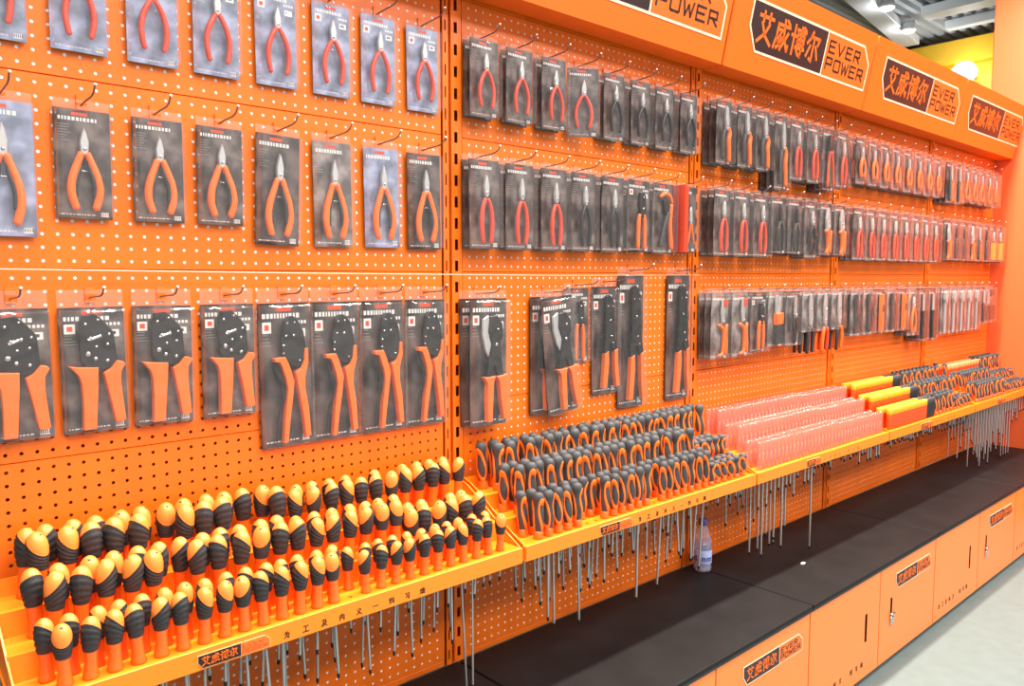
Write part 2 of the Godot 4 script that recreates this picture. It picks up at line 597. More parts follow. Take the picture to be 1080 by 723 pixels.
func build_hall() -> void:
	var x0 := -9.0
	var x1 := 19.0
	var z0 := -9.0
	var z1 := 8.0
	var h := EYE + 4.6
	var cx := (x0 + x1) / 2
	var cz := (z0 + z1) / 2
	struct("floor", box_mesh(Vector3(x1 - x0, 0.2, z1 - z0)), mats.floor_grey, Vector3(cx, -0.1, cz), "pale grey concrete hall floor in front of the cabinets")
	var ceil := struct("ceiling", box_mesh(Vector3(x1 - x0, 0.2, z1 - z0)), mats.ceiling_grey, Vector3(cx, h + 0.35, cz), "grey ribbed metal deck ceiling of the hall")
	struct("wall_far", box_mesh(Vector3(0.2, h + 0.4, z1 - z0)), mats.hall_wall, Vector3(x1 + 0.1, h / 2, cz), "plain hall wall behind the yellow booth")
	struct("wall_near", box_mesh(Vector3(0.2, h + 0.4, z1 - z0)), mats.hall_wall, Vector3(x0 - 0.1, h / 2, cz), "plain hall wall")
	struct("wall_back", box_mesh(Vector3(x1 - x0, h + 0.4, 0.2)), mats.hall_wall, Vector3(cx, h / 2, z0 - 0.1), "plain hall wall behind the booth")
	struct("wall_front", box_mesh(Vector3(x1 - x0, h + 0.4, 0.2)), mats.hall_wall, Vector3(cx, h / 2, z1 + 0.1), "plain hall wall across the aisle")
	# deck ribs run along x
	var rib := start()
	plate(rib, pv([-0.07, 0.0, -0.045, -0.07, 0.045, -0.07, 0.07, 0.0]), -3.6, 3.6)
	var ribm := done(rib)
	for k in 26:
		var o := part("deck_rib", ribm, mats.ceiling_rib, ceil, Vector3(13.2 - cx, -0.1, -7.0 + k * 0.2 - cz))
		o.rotation_degrees.y = 90
	# purlins across the deck
	for p in [[13.9, 0.42], [14.95, 0.2]]:
		var b := part("purlin", box_mesh(Vector3(p[1], 0.16, 4.1), 0.01), mats.beam_white, self, Vector3(p[0], h + 0.09, -2.15))
		tag(b, "pale steel purlin across the deck, %s" % ("wide one near the spotlights" if p[1] > 0.3 else "narrow one by the yellow fascia"), "beam")
	# the long white beam with spotlights
	var beam := thing("roof_beam", "long white roof beam carrying round spotlights above the booth", "beam", Vector3(12.5, h, -4.66))
	beam.rotation_degrees.y = 7.8
	part("beam_web", box_mesh(Vector3(6.0, 0.16, 0.36), 0.01, Vector3(0, 0.09, 0)), mats.beam_white, beam)
	for p in [Vector3(12.681, h - 0.05, -4.36), Vector3(14.22, h - 0.05, -4.6)]:
		var t := thing("spotlight", "small round white spotlight on the roof beam", "spotlight", p, "spotlights on the roof beam")
		part("lamp_can", lathe_mesh([Vector2(0, 0.16), Vector2(0.1, 0.16), Vector2(0.13, 0.0), Vector2(0.12, 0.0)], 16), mats.lamp_body, t)
		part("lens", lathe_mesh([Vector2(0, -0.04), Vector2(0.08, -0.035), Vector2(0.12, 0.0)], 16), mats.lamp_glow, t)
		var l := OmniLight3D.new()
		l.light_energy = 0.3
		l.light_size = 0.1
		l.shadow_enabled = true
		l.omni_range = 30
		l.omni_attenuation = 2
		l.position = Vector3(0, -0.12, 0)
		t.add_child(l)
	# yellow booth behind
	var y := thing("yellow_booth", "yellow booth fascia rising behind the orange sign boxes", "booth", Vector3(15.7, 0, -4.4))
	part("upper_fascia", box_mesh(Vector3(0.6, 0.45, 9.0), 0.02, Vector3(0.3, EYE + 4.17 + 0.22, 0)), mats.booth_yellow, y)
	part("lower_wall", box_mesh(Vector3(0.2, EYE + 4.17, 9.0), 0.01, Vector3(0.35, (EYE + 4.17) / 2, 0)), mats.booth_yellow, y)
	var g := thing("globe_lamp", "glowing white globe lamp in front of the yellow booth", "lamp", Vector3(15.35, EYE + 3.87, -4.0))
	part("globe", lathe_mesh([Vector2(0, -0.22), Vector2(0.13, -0.18), Vector2(0.21, -0.08), Vector2(0.23, 0.0), Vector2(0.21, 0.08), Vector2(0.13, 0.18), Vector2(0, 0.22)], 20), mats.lamp_glow, g)
	part("bracket", box_mesh(Vector3(0.34, 0.05, 0.05), 0.005, Vector3(0.40, 0.0, 0)), mats.lamp_body, g)
	var gl := OmniLight3D.new()
	gl.light_energy = 0.6
	gl.light_size = 0.2
	gl.shadow_enabled = true
	gl.omni_range = 30
	gl.omni_attenuation = 2
	g.add_child(gl)


# ------------------------------------------------------------------ pegboard
const PANEL_H := 0.321
const SEAM0 := 0.656
const HOLE_PX := 0.0231
const HOLE_PY := 0.02246


func panel_mesh() -> ArrayMesh:
	# origin: lower left corner of the panel, front at z 0
	var st := start()
	var x0 := 0.022
	var x1 := 0.943
	var nx := 39
	var ny := 14
	var mx := (x1 - x0 - (nx - 1) * HOLE_PX) / 2
	var bx0 := x0 + mx - HOLE_PX / 2
	var hy0 := (PANEL_H - (ny - 1) * HOLE_PY) / 2
	var by0 := hy0 - HOLE_PY / 2
	var e := 0.0012
	for i in nx:
		for j in ny:
			var xa := bx0 + i * HOLE_PX
			var ya := by0 + j * HOLE_PY
			holed_cell(st, xa, xa + HOLE_PX, ya, ya + HOLE_PY, Vector2(xa + HOLE_PX / 2, ya + HOLE_PY / 2), 0.0032, 0.001)
	var bx1 := bx0 + nx * HOLE_PX
	var by1 := by0 + ny * HOLE_PY
	rect(st, x0, e, bx0, PANEL_H - e)
	rect(st, bx1, e, x1, PANEL_H - e)
	rect(st, bx0, e, bx1, by0)
	rect(st, bx0, by1, bx1, PANEL_H - e)
	# folded edges
	var d := 0.004
	quad(st, Vector3(x0, e, 0), Vector3(x1, e, 0), Vector3(x1, 0, -d), Vector3(x0, 0, -d))
	quad(st, Vector3(x0, PANEL_H - e, 0), Vector3(x0, PANEL_H, -d), Vector3(x1, PANEL_H, -d), Vector3(x1, PANEL_H - e, 0))
	quad(st, Vector3(x0, e, 0), Vector3(x0 - 0.001, e, -0.012), Vector3(x0 - 0.001, PANEL_H - e, -0.012), Vector3(x0, PANEL_H - e, 0))
	quad(st, Vector3(x1, PANEL_H - e, 0), Vector3(x1 + 0.001, PANEL_H - e, -0.012), Vector3(x1 + 0.001, e, -0.012), Vector3(x1, e, 0))
	return done(st)


func post_mesh(h: float) -> ArrayMesh:
	# a slotted upright, centre of the slot line at x 0, front at z 0.004, base at y 0
	var st := start()
	var n := int(h / 0.0508)
	var zf := 0.004
	for c in [[-0.038, -0.022, -0.0325, -0.0285], [-0.014, 0.017, -0.005, 0.005]]:
		for k in n:
			var y := k * 0.0508
			rect(st, c[0], y, c[1], y + 0.0128, zf)
			rect(st, c[0], y + 0.038, c[1], y + 0.0508, zf)
			rect(st, c[0], y + 0.0128, c[2], y + 0.038, zf)
			rect(st, c[3], y + 0.0128, c[1], y + 0.038, zf)
			# thickness of the steel round the slot
			var a := Vector3(c[2], y + 0.0128, zf)
			var b := Vector3(c[3], y + 0.0128, zf)
			var q := Vector3(c[3], y + 0.038, zf)
			var r := Vector3(c[2], y + 0.038, zf)
			var dz := Vector3(0, 0, -0.002)
			quad(st, a, b, b + dz, a + dz)
			quad(st, b, q, q + dz, b + dz)
			quad(st, q, r, r + dz, q + dz)
			quad(st, r, a, a + dz, r + dz)
		var top := n * 0.0508
		rect(st, c[0], top, c[1], h, zf)
		quad(st, Vector3(c[0], 0, zf), Vector3(c[0], 0, -0.03), Vector3(c[0], h, -0.03), Vector3(c[0], h, zf))
		quad(st, Vector3(c[1], h, zf), Vector3(c[1], h, -0.03), Vector3(c[1], 0, -0.03), Vector3(c[1], 0, zf))
	return done(st)


func build_wall() -> void:
	var pm := panel_mesh()
	var where := ["above the yellow-capped screwdrivers", "above the black and orange screwdrivers", "above the clear pink screwdrivers", "above the red screwdrivers with yellow tops", "beside the end wall"]
	for b in 5:
		var x := (b - 1) * BAY
		var t := thing("pegboard_bay", "orange perforated pegboard bay " + where[b], "pegboard", Vector3(x, EYE - 0.949, 0))
		for k in 6:
			# seams at -0.949, -0.628, -0.307, 0.014, 0.335, 0.656 below and above the eye
			part("pegboard_panel", pm, mats.orange_paint, t, Vector3(0, k * PANEL_H, 0))
		part("base_strip", box_mesh(Vector3(0.92, 0.0138, 0.004), 0.001, Vector3(0.4825, -0.007, -0.001)), mats.orange_paint, t)
		var pieces := []   # backing sheets: y from, y to, x from, x to, material
		if b == 0:
			pieces = [[0.0, 0.31, 0.026, 0.939, "white_sheet"], [0.31, 0.87, 0.026, 0.939, "hollow"], [0.87, 1.926, 0.026, 0.939, "white_sheet"]]
		elif b == 1:
			pieces = [[0.0, 0.50, 0.026, 0.939, "white_sheet"], [0.50, 0.60, 0.026, 0.12, "hollow"], [0.50, 0.60, 0.12, 0.939, "white_sheet"], [0.60, 1.926, 0.026, 0.939, "white_sheet"]]
		else:
			pieces = [[0.0, 1.926, 0.026, 0.939, "white_sheet"]]
		for p in pieces:
			if p[4] == "hollow":
				part("rear_tray", cup_mesh(p[2], p[0], p[3], p[1], 0.05), mats.orange_paint, t, Vector3(0, 0, -0.0042))
				continue
			for k in 6:   # one sheet behind each panel, clear of the folded edges
				var ya := maxf(p[0], k * PANEL_H + 0.004)
				var yb := minf(p[1], (k + 1) * PANEL_H - 0.004)
				if yb > ya:
					part("backing_sheet", box_mesh(Vector3(p[3] - p[2], yb - ya, 0.002), 0.0, Vector3((p[2] + p[3]) / 2, (ya + yb) / 2, -0.0022)), mats[p[4]], t)
	var h := 0.9625 + 0.977
	var postm := post_mesh(h)
	for i in 5:
		var nm: String = ["left of the yellow-capped screwdriver rack", "between the yellow-capped and black-and-orange racks", "between the black-and-orange and clear pink racks", "between the clear pink and yellow-topped racks", "between the yellow-topped rack and the last rack"][i]
		var t := thing("upright_post", "slotted orange steel upright " + nm, "upright", Vector3((i - 1) * BAY, EYE - 0.9625, 0))
		part("slotted_channel", postm, mats.orange_paint, t)
		part("channel_back", cup_mesh(-0.038, 0.0, 0.017, h, 0.045), mats.orange_paint, t)
	# end wall that closes the row of bays
	var e := struct("wall_right", box_mesh(Vector3(0.06, 3.6, 1.0), 0.004), mats.end_wall, Vector3(WALL_END + 0.03, 1.8, 0.46), "tall orange end wall closing the row of pegboards")
	e.set_meta("label", "tall orange end wall closing the row of pegboards")


# ------------------------------------------------------------------ cabinets
# an open-fronted cupboard body: two sides, a floor, a top and a back
func shell_mesh(w: float, h: float, d: float, t: float) -> ArrayMesh:
	var st := start()
	box(st, Vector3(t / 2, h / 2, d / 2), Vector3(t, h, d))
	box(st, Vector3(w - t / 2, h / 2, d / 2), Vector3(t, h, d))
	box(st, Vector3(w / 2, t / 2, d / 2), Vector3(w - 2 * t, t, d))
	box(st, Vector3(w / 2, h - t / 2, d / 2), Vector3(w - 2 * t, t, d))
	box(st, Vector3(w / 2, h / 2, t / 2), Vector3(w - 2 * t, h - 2 * t, t))
	return done(st)


func slotted_door(w: float, h: float, sx: float, sy0: float, sy1: float, sw: float) -> ArrayMesh:
	var st := start()
	var d := 0.016
	for r in [[0, 0, w, sy0], [0, sy1, w, h], [0, sy0, sx - sw / 2, sy1], [sx + sw / 2, sy0, w, sy1]]:
		rect(st, r[0], r[1], r[2], r[3], 0.0)
	quad(st, Vector3(0, 0, 0), Vector3(0, 0, -d), Vector3(w, 0, -d), Vector3(w, 0, 0))
	quad(st, Vector3(0, h, 0), Vector3(w, h, 0), Vector3(w, h, -d), Vector3(0, h, -d))
	quad(st, Vector3(0, 0, 0), Vector3(0, h, 0), Vector3(0, h, -d), Vector3(0, 0, -d))
	quad(st, Vector3(w, 0, 0), Vector3(w, 0, -d), Vector3(w, h, -d), Vector3(w, h, 0))
	return done(st)


# an open dark pocket behind a slot
func cup_mesh(x0: float, y0: float, x1: float, y1: float, d: float) -> ArrayMesh:
	var st := start()
	var f := [Vector3(x0, y0, 0), Vector3(x0, y1, 0), Vector3(x1, y1, 0), Vector3(x1, y0, 0)]
	for i in 4:
		var j := (i + 1) % 4
		var dz := Vector3(0, 0, -d)
		quad(st, f[i], f[j], f[j] + dz, f[i] + dz)
	rect(st, x0, y0, x1, y1, -d)
	return done(st)


# a brand badge w wide and h high with its lower left corner at the origin
func badge(parent: Node3D, called: String, w: float, h: float, fine: bool) -> MeshInstance3D:
	var st := start()
	var cut := h * 0.46
	plate(st, pv([0, h, 0, cut, cut * 0.75, 0, w, 0, w, h * 0.62, w - h * 0.4, h]), 0.0, 0.0012)
	var o := part(called, done(st), mats.sign_white if not fine else mats.print_pale, parent)
	var f := h * 0.05
	var dv := w * 0.585
	st = start()
	plate(st, pv([f, h - f, f, cut + f * 0.4, cut * 0.75 + f * 0.4, f, dv - f / 2, f, dv - f / 2, h - f]), 0.0012, 0.0018)
	part("dark_field", done(st), mats.sign_dark, o)
	st = start()
	plate(st, pv([dv + f / 2, h - f, dv + f / 2, f, w - f, f, w - f, h * 0.6, w - h * 0.4 - f * 0.4, h - f]), 0.0012, 0.0018)
	part("light_field", done(st), mats.sign_orange, o)
	st = start()
	var gw := (dv - cut * 0.42 - h * 0.3) / 4.0
	word(st, ["ai", "wei", "bo", "er"], cut * 0.42 + h * 0.08, h * 0.2, gw * 0.92, h * 0.62, gw * 0.08, h * 0.07, 0.0016, 0.0026)
	part("emblem_lettering", done(st), mats.sign_orange, o)
	st = start()
	var lw := (w - dv) * 0.148
	word(st, ["E", "V", "E", "R"], dv + h * 0.12, h * 0.56, lw, h * 0.24, lw * 0.26, h * 0.045, 0.0016, 0.0026)
	word(st, ["P", "O", "W", "E", "R"], dv + h * 0.1, h * 0.2, lw, h * 0.24, lw * 0.2, h * 0.045, 0.0016, 0.0026)
	part("name_lettering", done(st), mats.sign_dark if not fine else mats.print_red, o)
	return o


func build_cabinets() -> void:
	var spots := ["under the yellow-capped screwdriver rack", "under the black and orange screwdriver rack", "under the clear pink screwdriver rack", "under the rack of yellow-topped screwdrivers", "against the end wall"]
	var zf := 0.432
	for b in 5:
		var x0 := (b - 1) * BAY + 0.003
		var w := BAY - 0.006 if b < 4 else WALL_END - x0 - 0.002
		var t := thing("base_cabinet", "low orange two-door cabinet with black top " + spots[b], "cabinet", Vector3(x0, 0, 0))
		part("carcass", shell_mesh(w, 0.345, zf - 0.02, 0.012), mats.cabinet_orange, t, Vector3(0, 0.03, 0.001))
		part("toe_kick", box_mesh(Vector3(w, 0.03, zf - 0.04), 0.0, Vector3(w / 2, 0.015, (zf - 0.04) / 2)), mats.toe_kick, t)
		var top := part("worktop", box_mesh(Vector3(w + 0.001, 0.014, 0.438), 0.002, Vector3(w / 2, EYE - 0.963 - 0.007, 0.219 + 0.003)), mats.counter_black, t)
		part("edge_band", box_mesh(Vector3(w, 0.008, 0.003), 0.001, Vector3(w / 2, EYE - 0.963 - 0.015 - 0.003, zf + 0.006)), mats.counter_edge, top)
		var dw := w / 2 - 0.0025
		for s in 2:
			var dx := 0.0 if s == 0 else w / 2 + 0.0025
			var sx := dw - 0.1 if s == 0 else 0.095
			var door := part("cabinet_door", slotted_door(dw, 0.336, sx, EYE - 1.205 - 0.034, EYE - 1.11 - 0.034, 0.016), mats.cabinet_orange, t, Vector3(dx, 0.034, zf))
			if s == 1:
				var k := start()
				box(k, Vector3(sx, EYE - 1.19 - 0.034, 0.003), Vector3(0.022, 0.03, 0.01), 0.003)
				box(k, Vector3(sx, EYE - 1.165 - 0.034, 0.006), Vector3(0.03, 0.01, 0.012), 0.003)
				part("latch", done(k), mats.chrome, door)
				var bd := badge(door, "brand_badge", 0.32, 0.056, false)
				bd.position = Vector3(0.125, EYE - 1.087 - 0.034, 0.0005)
			else:
				var st := start()
				for m in 9:
					if m == 5:
						continue
					glyph(st, "m%d" % [0, 1, 2, 3, 4, 5, 6, 7, 8][m], 0.05 + m * 0.038, EYE - 1.285 - 0.034, 0.016, 0.018, 0.0024, 0.0002, 0.0008)
				part("printed_line", done(st), mats.print_dark, door)


# ------------------------------------------------------------------ sign boxes along the top
func build_canopies() -> void:
	var spots := ["at the near end of the row", "next to the near one", "in the middle of the row", "next to the last one", "by the end wall"]
	for b in 5:
		var x0 := (b - 1) * BAY + 0.006
		var w := BAY - 0.012 if b < 4 else WALL_END - x0 - 0.003
		var t := thing("sign_box", "tilted orange sign box with framed lettering " + spots[b], "sign", Vector3(x0, EYE, 0))
		var st := start()
		plate(st, pv([0.012, 0.66, 0.088, 0.66, 0.146, 0.935, 0.012, 0.935]), 0.0, w, 0.004)
		var body := part("box_body", done(st), mats.canopy_orange, t)
		body.basis = Basis(Vector3(0, 0, 1), Vector3(0, 1, 0), Vector3(-1, 0, 0))
		body.position = Vector3(w, 0, 0)
		var sgn := badge(t, "brand_sign", 0.85, 0.158, false)
		sgn.position = Vector3(0.097, 0.66 + 0.066 * 0.978, 0.088 + 0.066 * 0.2064 + 0.0005)
		sgn.rotation.x = atan2(0.058, 0.275)


# ------------------------------------------------------------------ racks and screwdrivers
const TIERS := [[0.018, 0.093, -0.522], [0.093, 0.168, -0.563], [0.168, 0.243, -0.606]]
const ROW_Z := [0.039, 0.074, 0.113, 0.149, 0.187, 0.222]


func tread_mesh(x0: float, x1: float, zs: Array, z0: float, z1: float, pitch: Array, offs: Array, counts: Array, r: float) -> ArrayMesh:
	# a sheet lying flat: built facing +z, later turned to face up. Here y stands for -z
	var st := start()
	var cut := [z0, (zs[0] + zs[1]) / 2.0, z1]
	for k in 2:
		var ya: float = -cut[k + 1]
		var yb: float = -cut[k]
		var xs: float = offs[k] - pitch[k] / 2.0
		rect(st, x0, ya, xs, yb)
		for i in counts[k]:
			holed_cell(st, xs + i * pitch[k], xs + (i + 1) * pitch[k], ya, yb, Vector2(offs[k] + i * pitch[k], -zs[k]), r, 0.002)
		rect(st, xs + counts[k] * pitch[k], ya, x1, yb)
	return done(st)


func split_bulb(prof: Array, yc: float, k: float, upper: bool, segs: int, ribs: int) -> ArrayMesh:
	# the part of a lathed bulb above or below the tilted plane y = yc + k * x
	var st := start()
	st.set_smooth_group(1)
	var y0: float = prof[0].y
	var y1: float = prof[-1].y
	var n := 9 if upper else 18
	var grid := []
	for i in segs + 1:
		var a := TAU * i / segs
		var lo := y0
		var hi := y1
		for it in 22:
			var m := (lo + hi) / 2
			if m < yc + k * cos(a) * radius_at(prof, m):
				lo = m
			else:
				hi = m
		var ys := (lo + hi) / 2
		var col := []
		for j in n + 1:
			var f := float(j) / n
			var y := lerpf(ys, y1, f) if upper else lerpf(y0, ys, f)
			if upper:
				y = lerpf(ys, y1, sin(f * PI / 2))
			var r := radius_at(prof, y)
			if not upper:
				r += 0.0006
				if ribs > 0 and f > 0.08 and f < 0.97:
					r -= 0.0014 * float(j % 4 == 0)
			col.append(Vector3(r * cos(a), y, r * sin(a)))
		grid.append(col)
	for i in segs:
		for j in n:
			quad(st, grid[i][j], grid[i + 1][j], grid[i + 1][j + 1], grid[i][j + 1])
	return done(st)


func radius_at(prof: Array, y: float) -> float:
	for i in prof.size() - 1:
		if y <= prof[i + 1].y:
			var f: float = (y - prof[i].y) / maxf(prof[i + 1].y - prof[i].y, 1e-9)
			return lerpf(prof[i].x, prof[i + 1].x, clampf(f, 0, 1))
	return prof[-1].x


func dome(cr: float, y0: float, y1: float, r0: float, bulge_at: float, n := 14) -> Array:
	# an egg: radius r0 at y0, cr at bulge_at, 0 at y1
	var o := []
	for i in n + 1:
		var y := lerpf(y0, y1, 1.0 - pow(1.0 - float(i) / n, 1.6))
		var r: float
		if y < bulge_at:
			var f := (bulge_at - y) / (bulge_at - y0)
			r = lerpf(cr, r0, f * f)
		else:
			var f := (y - bulge_at) / (y1 - bulge_at)
			r = cr * sqrt(maxf(0.0, 1.0 - f * f))
		o.append(Vector2(r, y))
	return o


# prototypes, standing on the rack with the shaft pointing down through the hole
func add_shaft(t: Node3D, length: float, r: float) -> void:
	var key := "shaft %.3f %.4f" % [length, r]
	if not meshes.has(key):
		meshes[key] = lathe_mesh([Vector2(r, -length), Vector2(r, 0.004)], 8)
		meshes[key + " tip"] = lathe_mesh([Vector2(0, -length - 0.012), Vector2(r * 0.9, -length - 0.009), Vector2(r * 1.06, -length)], 8)
	part("shaft", meshes[key], mats.steel, t)
	part("blade_tip", meshes[key + " tip"], mats.tip_black, t)


func egg_driver(s: float, length: float, tall: bool) -> Node3D:
	# orange barrel, black ribbed grip, pale orange cap cut at a slant
	var t := Node3D.new()
	var key := "egg%.2f%s" % [s, tall]
	var n := 0.052 * s if tall else 0.018 * s
	if not meshes.has(key):
		meshes[key] = lathe_mesh([Vector2(0, 0), Vector2(0.0135 * s, 0.0), Vector2(0.0145 * s, 0.003 * s), Vector2(0.0135 * s, 0.008 * s), Vector2(0.0112 * s, n * 0.4), Vector2(0.0108 * s, n * 0.8), Vector2(0.0125 * s, n + 0.004 * s)], 14)
		var bulb := dome(0.0168 * s, n, n + 0.062 * s, 0.0122 * s, n + 0.036 * s)
		meshes[key + "g"] = split_bulb(bulb, n + 0.0395 * s, 1.05, false, 20, 3)
		meshes[key + "c"] = split_bulb(bulb, n + 0.0395 * s, 1.05, true, 20, 0)
		meshes[key + "h"] = lathe_mesh([Vector2(0, 0.0006), Vector2(0.0026 * s, 0.0003), Vector2(0.003 * s, -0.0006)], 8)
	part("barrel", meshes[key], mats.barrel_orange, t)
	part("ribbed_grip", meshes[key + "g"], mats.grip_black, t)
	part("end_cap", meshes[key + "c"], mats.cap_orange, t)
	var hole := part("hang_hole", meshes[key + "h"], mats.print_dark, t)
	hole.position = Vector3(-0.0085 * s, n + 0.0575 * s, 0.0)
	hole.rotation.z = 0.62
	add_shaft(t, length, 0.0034 * s)
	return t


func swirl_driver(s: float, length: float, tall: bool) -> Node3D:
	# black handle with an orange collar and orange stripes that loop round two black ovals
	var t := Node3D.new()
	var key := "swirl%.2f%s" % [s, tall]
	var q := 1.0 if tall else 0.62
	if not meshes.has(key):
		var raw := [[0.0102, 0.018], [0.0122, 0.028], [0.0150, 0.042], [0.0158, 0.054], [0.0147, 0.068], [0.0126, 0.080], [0.0128, 0.088], [0.0150, 0.099], [0.0156, 0.106], [0.0140, 0.114], [0.0095, 0.1195], [0.0, 0.1215]]
		var prof := []
		for p in raw:
			prof.append(Vector2(p[0] * s, p[1] * s * q))
		meshes[key] = lathe_mesh(prof, 18, 0.9)
		meshes[key + "n"] = lathe_mesh([Vector2(0, 0), Vector2(0.0128 * s, 0), Vector2(0.0134 * s, 0.003 * s), Vector2(0.0118 * s, 0.010 * s), Vector2(0.0108 * s, 0.0195 * s * q), Vector2(0.009 * s, 0.021 * s * q)], 14)
		for f in 2:
			var st := start()
			st.set_smooth_group(1)
			var pr := []
			for i in 33:
				var a := TAU * i / 32
				var row := []
				for e in [0.74, 0.78, 1.17, 1.21]:
					var y: float = (0.0605 + 0.0395 * sin(a) * e) * s * q
					var th: float = cos(a) * e * 1.0 + (0.45 * sin(a)) + PI * f
					var r := radius_at(prof, y) + (0.0007 if e > 0.76 and e < 1.19 else -0.0006)
					row.append(Vector3(r * cos(th), y, r * sin(th) * 0.9))
				pr.append(row)
			for i in 32:
				for e in 3:
					quad(st, pr[i][e], pr[i][e + 1], pr[i + 1][e + 1], pr[i + 1][e])
			meshes[key + "s%d" % f] = done(st)
	part("collar", meshes[key + "n"], mats.barrel_orange, t)
	part("handle", meshes[key], mats.grip_grey, t)
	for f in 2:
		part("loop_stripe", meshes[key + "s%d" % f], mats.stripe_orange, t)
	add_shaft(t, length, 0.0034 * s)
	return t


func clear_driver(s: float, length: float) -> Node3D:
	var t := Node3D.new()
	var key := "clear%.2f" % s
	if not meshes.has(key):
		var st := start()
		var prof := [Vector2(0.0, 0.0), Vector2(0.0085 * s, 0.0), Vector2(0.0098 * s, 0.004), Vector2(0.0088 * s, 0.018 * s), Vector2(0.0108 * s, 0.026 * s), Vector2(0.0108 * s, 0.082 * s), Vector2(0.0085 * s, 0.089 * s), Vector2(0.0, 0.091 * s)]
		lathe(st, prof, 6)
		meshes[key] = done(st)
		meshes[key + "e"] = lathe_mesh([Vector2(0.0029, 0.004), Vector2(0.0029, 0.05 * s), Vector2(0, 0.052 * s)], 8)
	part("clear_handle", meshes[key], mats.clear_pink, t)
	part("shaft_core", meshes[key + "e"], mats.steel, t)
	add_shaft(t, length, 0.0032)
	return t


func block_driver(s: float, length: float, tone: String) -> Node3D:
	var t := Node3D.new()
	var key := "block%.2f" % s
	if not meshes.has(key):
		var st := start()
		lathe(st, [Vector2(0, 0), Vector2(0.0085 * s, 0.0), Vector2(0.0095 * s, 0.004), Vector2(0.009 * s, 0.014 * s), Vector2(0.0112 * s, 0.02 * s), Vector2(0.0112 * s, 0.06 * s)], 8)
		meshes[key] = done(st)
		st = start()
		lathe(st, [Vector2(0.0112 * s, 0.06 * s), Vector2(0.012 * s, 0.0615 * s), Vector2(0.0122 * s, 0.081 * s), Vector2(0.0105 * s, 0.0845 * s), Vector2(0, 0.0855 * s)], 8)
		meshes[key + "c"] = done(st)
	part("handle_body", meshes[key], mats.grip_black if tone == "dark" else mats.body_red, t)
	part("end_cap", meshes[key + "c"], {"dark": mats.grip_grey, "yellow": mats.cap_yellow, "peach": mats.cap_peach}[tone], t)
	add_shaft(t, length, 0.0032)
	return t


func build_racks() -> void:
	var what := ["full of yellow-capped black-gripped screwdrivers", "full of black and orange looped screwdrivers", "full of clear pink screwdrivers", "with yellow-topped and black screwdrivers", "of black and orange screwdrivers by the end wall"]
	var pitch := [[0.0372, 0.0345], [0.0345, 0.0335], [0.0248, 0.0248], [0.0225, 0.0225], [0.042, 0.041]]
	var tiers := ["back", "middle", "front"]
	for b in 5:
		var x0 := (b - 1) * BAY + 0.005
		var w := BAY - 0.010 if b < 4 else WALL_END - x0 - 0.004
		var t := thing("screwdriver_rack", "stepped orange steel rack " + what[b], "rack", Vector3(x0, EYE, 0))
		var holes := []
		for k in 3:
			var tr: Array = TIERS[k]
			var p: float = pitch[b][1 if k == 2 else 0]
			var n := int((w - 0.03) / p) - 1
			var offs := [0.0, 0.0]
			var m := (w - (n - 0.5) * p) / 2
			offs[0] = m
			offs[1] = m + p / 2
			var rz := [ROW_Z[2 * k], ROW_Z[2 * k + 1]]
			var tm := tread_mesh(0.002, w - 0.002, rz, tr[0], tr[1], [p, p], offs, [n, n], 0.0048)
			var o := part("tread", tm, mats.rack_orange, t, Vector3(0, tr[2], 0))
			o.rotation.x = -PI / 2
			var ytop: float = TIERS[k - 1][2] if k > 0 else -0.49
			if k > 0:
				part("riser", box_mesh(Vector3(w - 0.004, ytop - tr[2] - 0.001, 0.0015), 0.0, Vector3(w / 2, (ytop + tr[2]) / 2, tr[0] - 0.0008)), mats.rack_orange, t)
			else:
				part("back_flange", box_mesh(Vector3(w - 0.004, 0.03, 0.0015), 0.0, Vector3(w / 2, tr[2] + 0.015, tr[0] - 0.001)), mats.rack_orange, t)
			for r in 2:
				for i in n:
					holes.append([2 * k + r, i, offs[r] + i * p, tr[2], rz[r], n])
		part("front_lip", box_mesh(Vector3(w, 0.0365, 0.003), 0.0012, Vector3(w / 2, -0.62325, 0.2445)), mats.rack_orange, t)
		for sx in [0.0, w - 0.003]:
			var st := start()
			plate(st, pv([-0.012, -0.488, -0.05, -0.500, -0.10, -0.527, -0.17, -0.571, -0.235, -0.604, -0.245, -0.612, -0.245, -0.641, -0.012, -0.60]), 0.0, 0.003)
			var sp := part("side_plate", done(st), mats.rack_orange, t, Vector3(sx, 0, 0))
			sp.rotation.y = PI / 2
		var bd := badge(t, "brand_badge", 0.125 if b != 2 else 0.1, 0.0235, true)
		bd.position = Vector3(0.25 if b < 2 else 0.31, -0.638, 0.2462)
		for mk in 9:
			var st2 := start()
			glyph(st2, "m%d" % mk, 0, 0, 0.0125, 0.0125, 0.0017, 0, 0.0005)
			part("printed_mark", done(st2), mats.print_dark if b < 2 else mats.print_red, t, Vector3(0.40 + mk * 0.0365, -0.634, 0.2462))
		fill_rack(b, x0, w, holes, tiers)


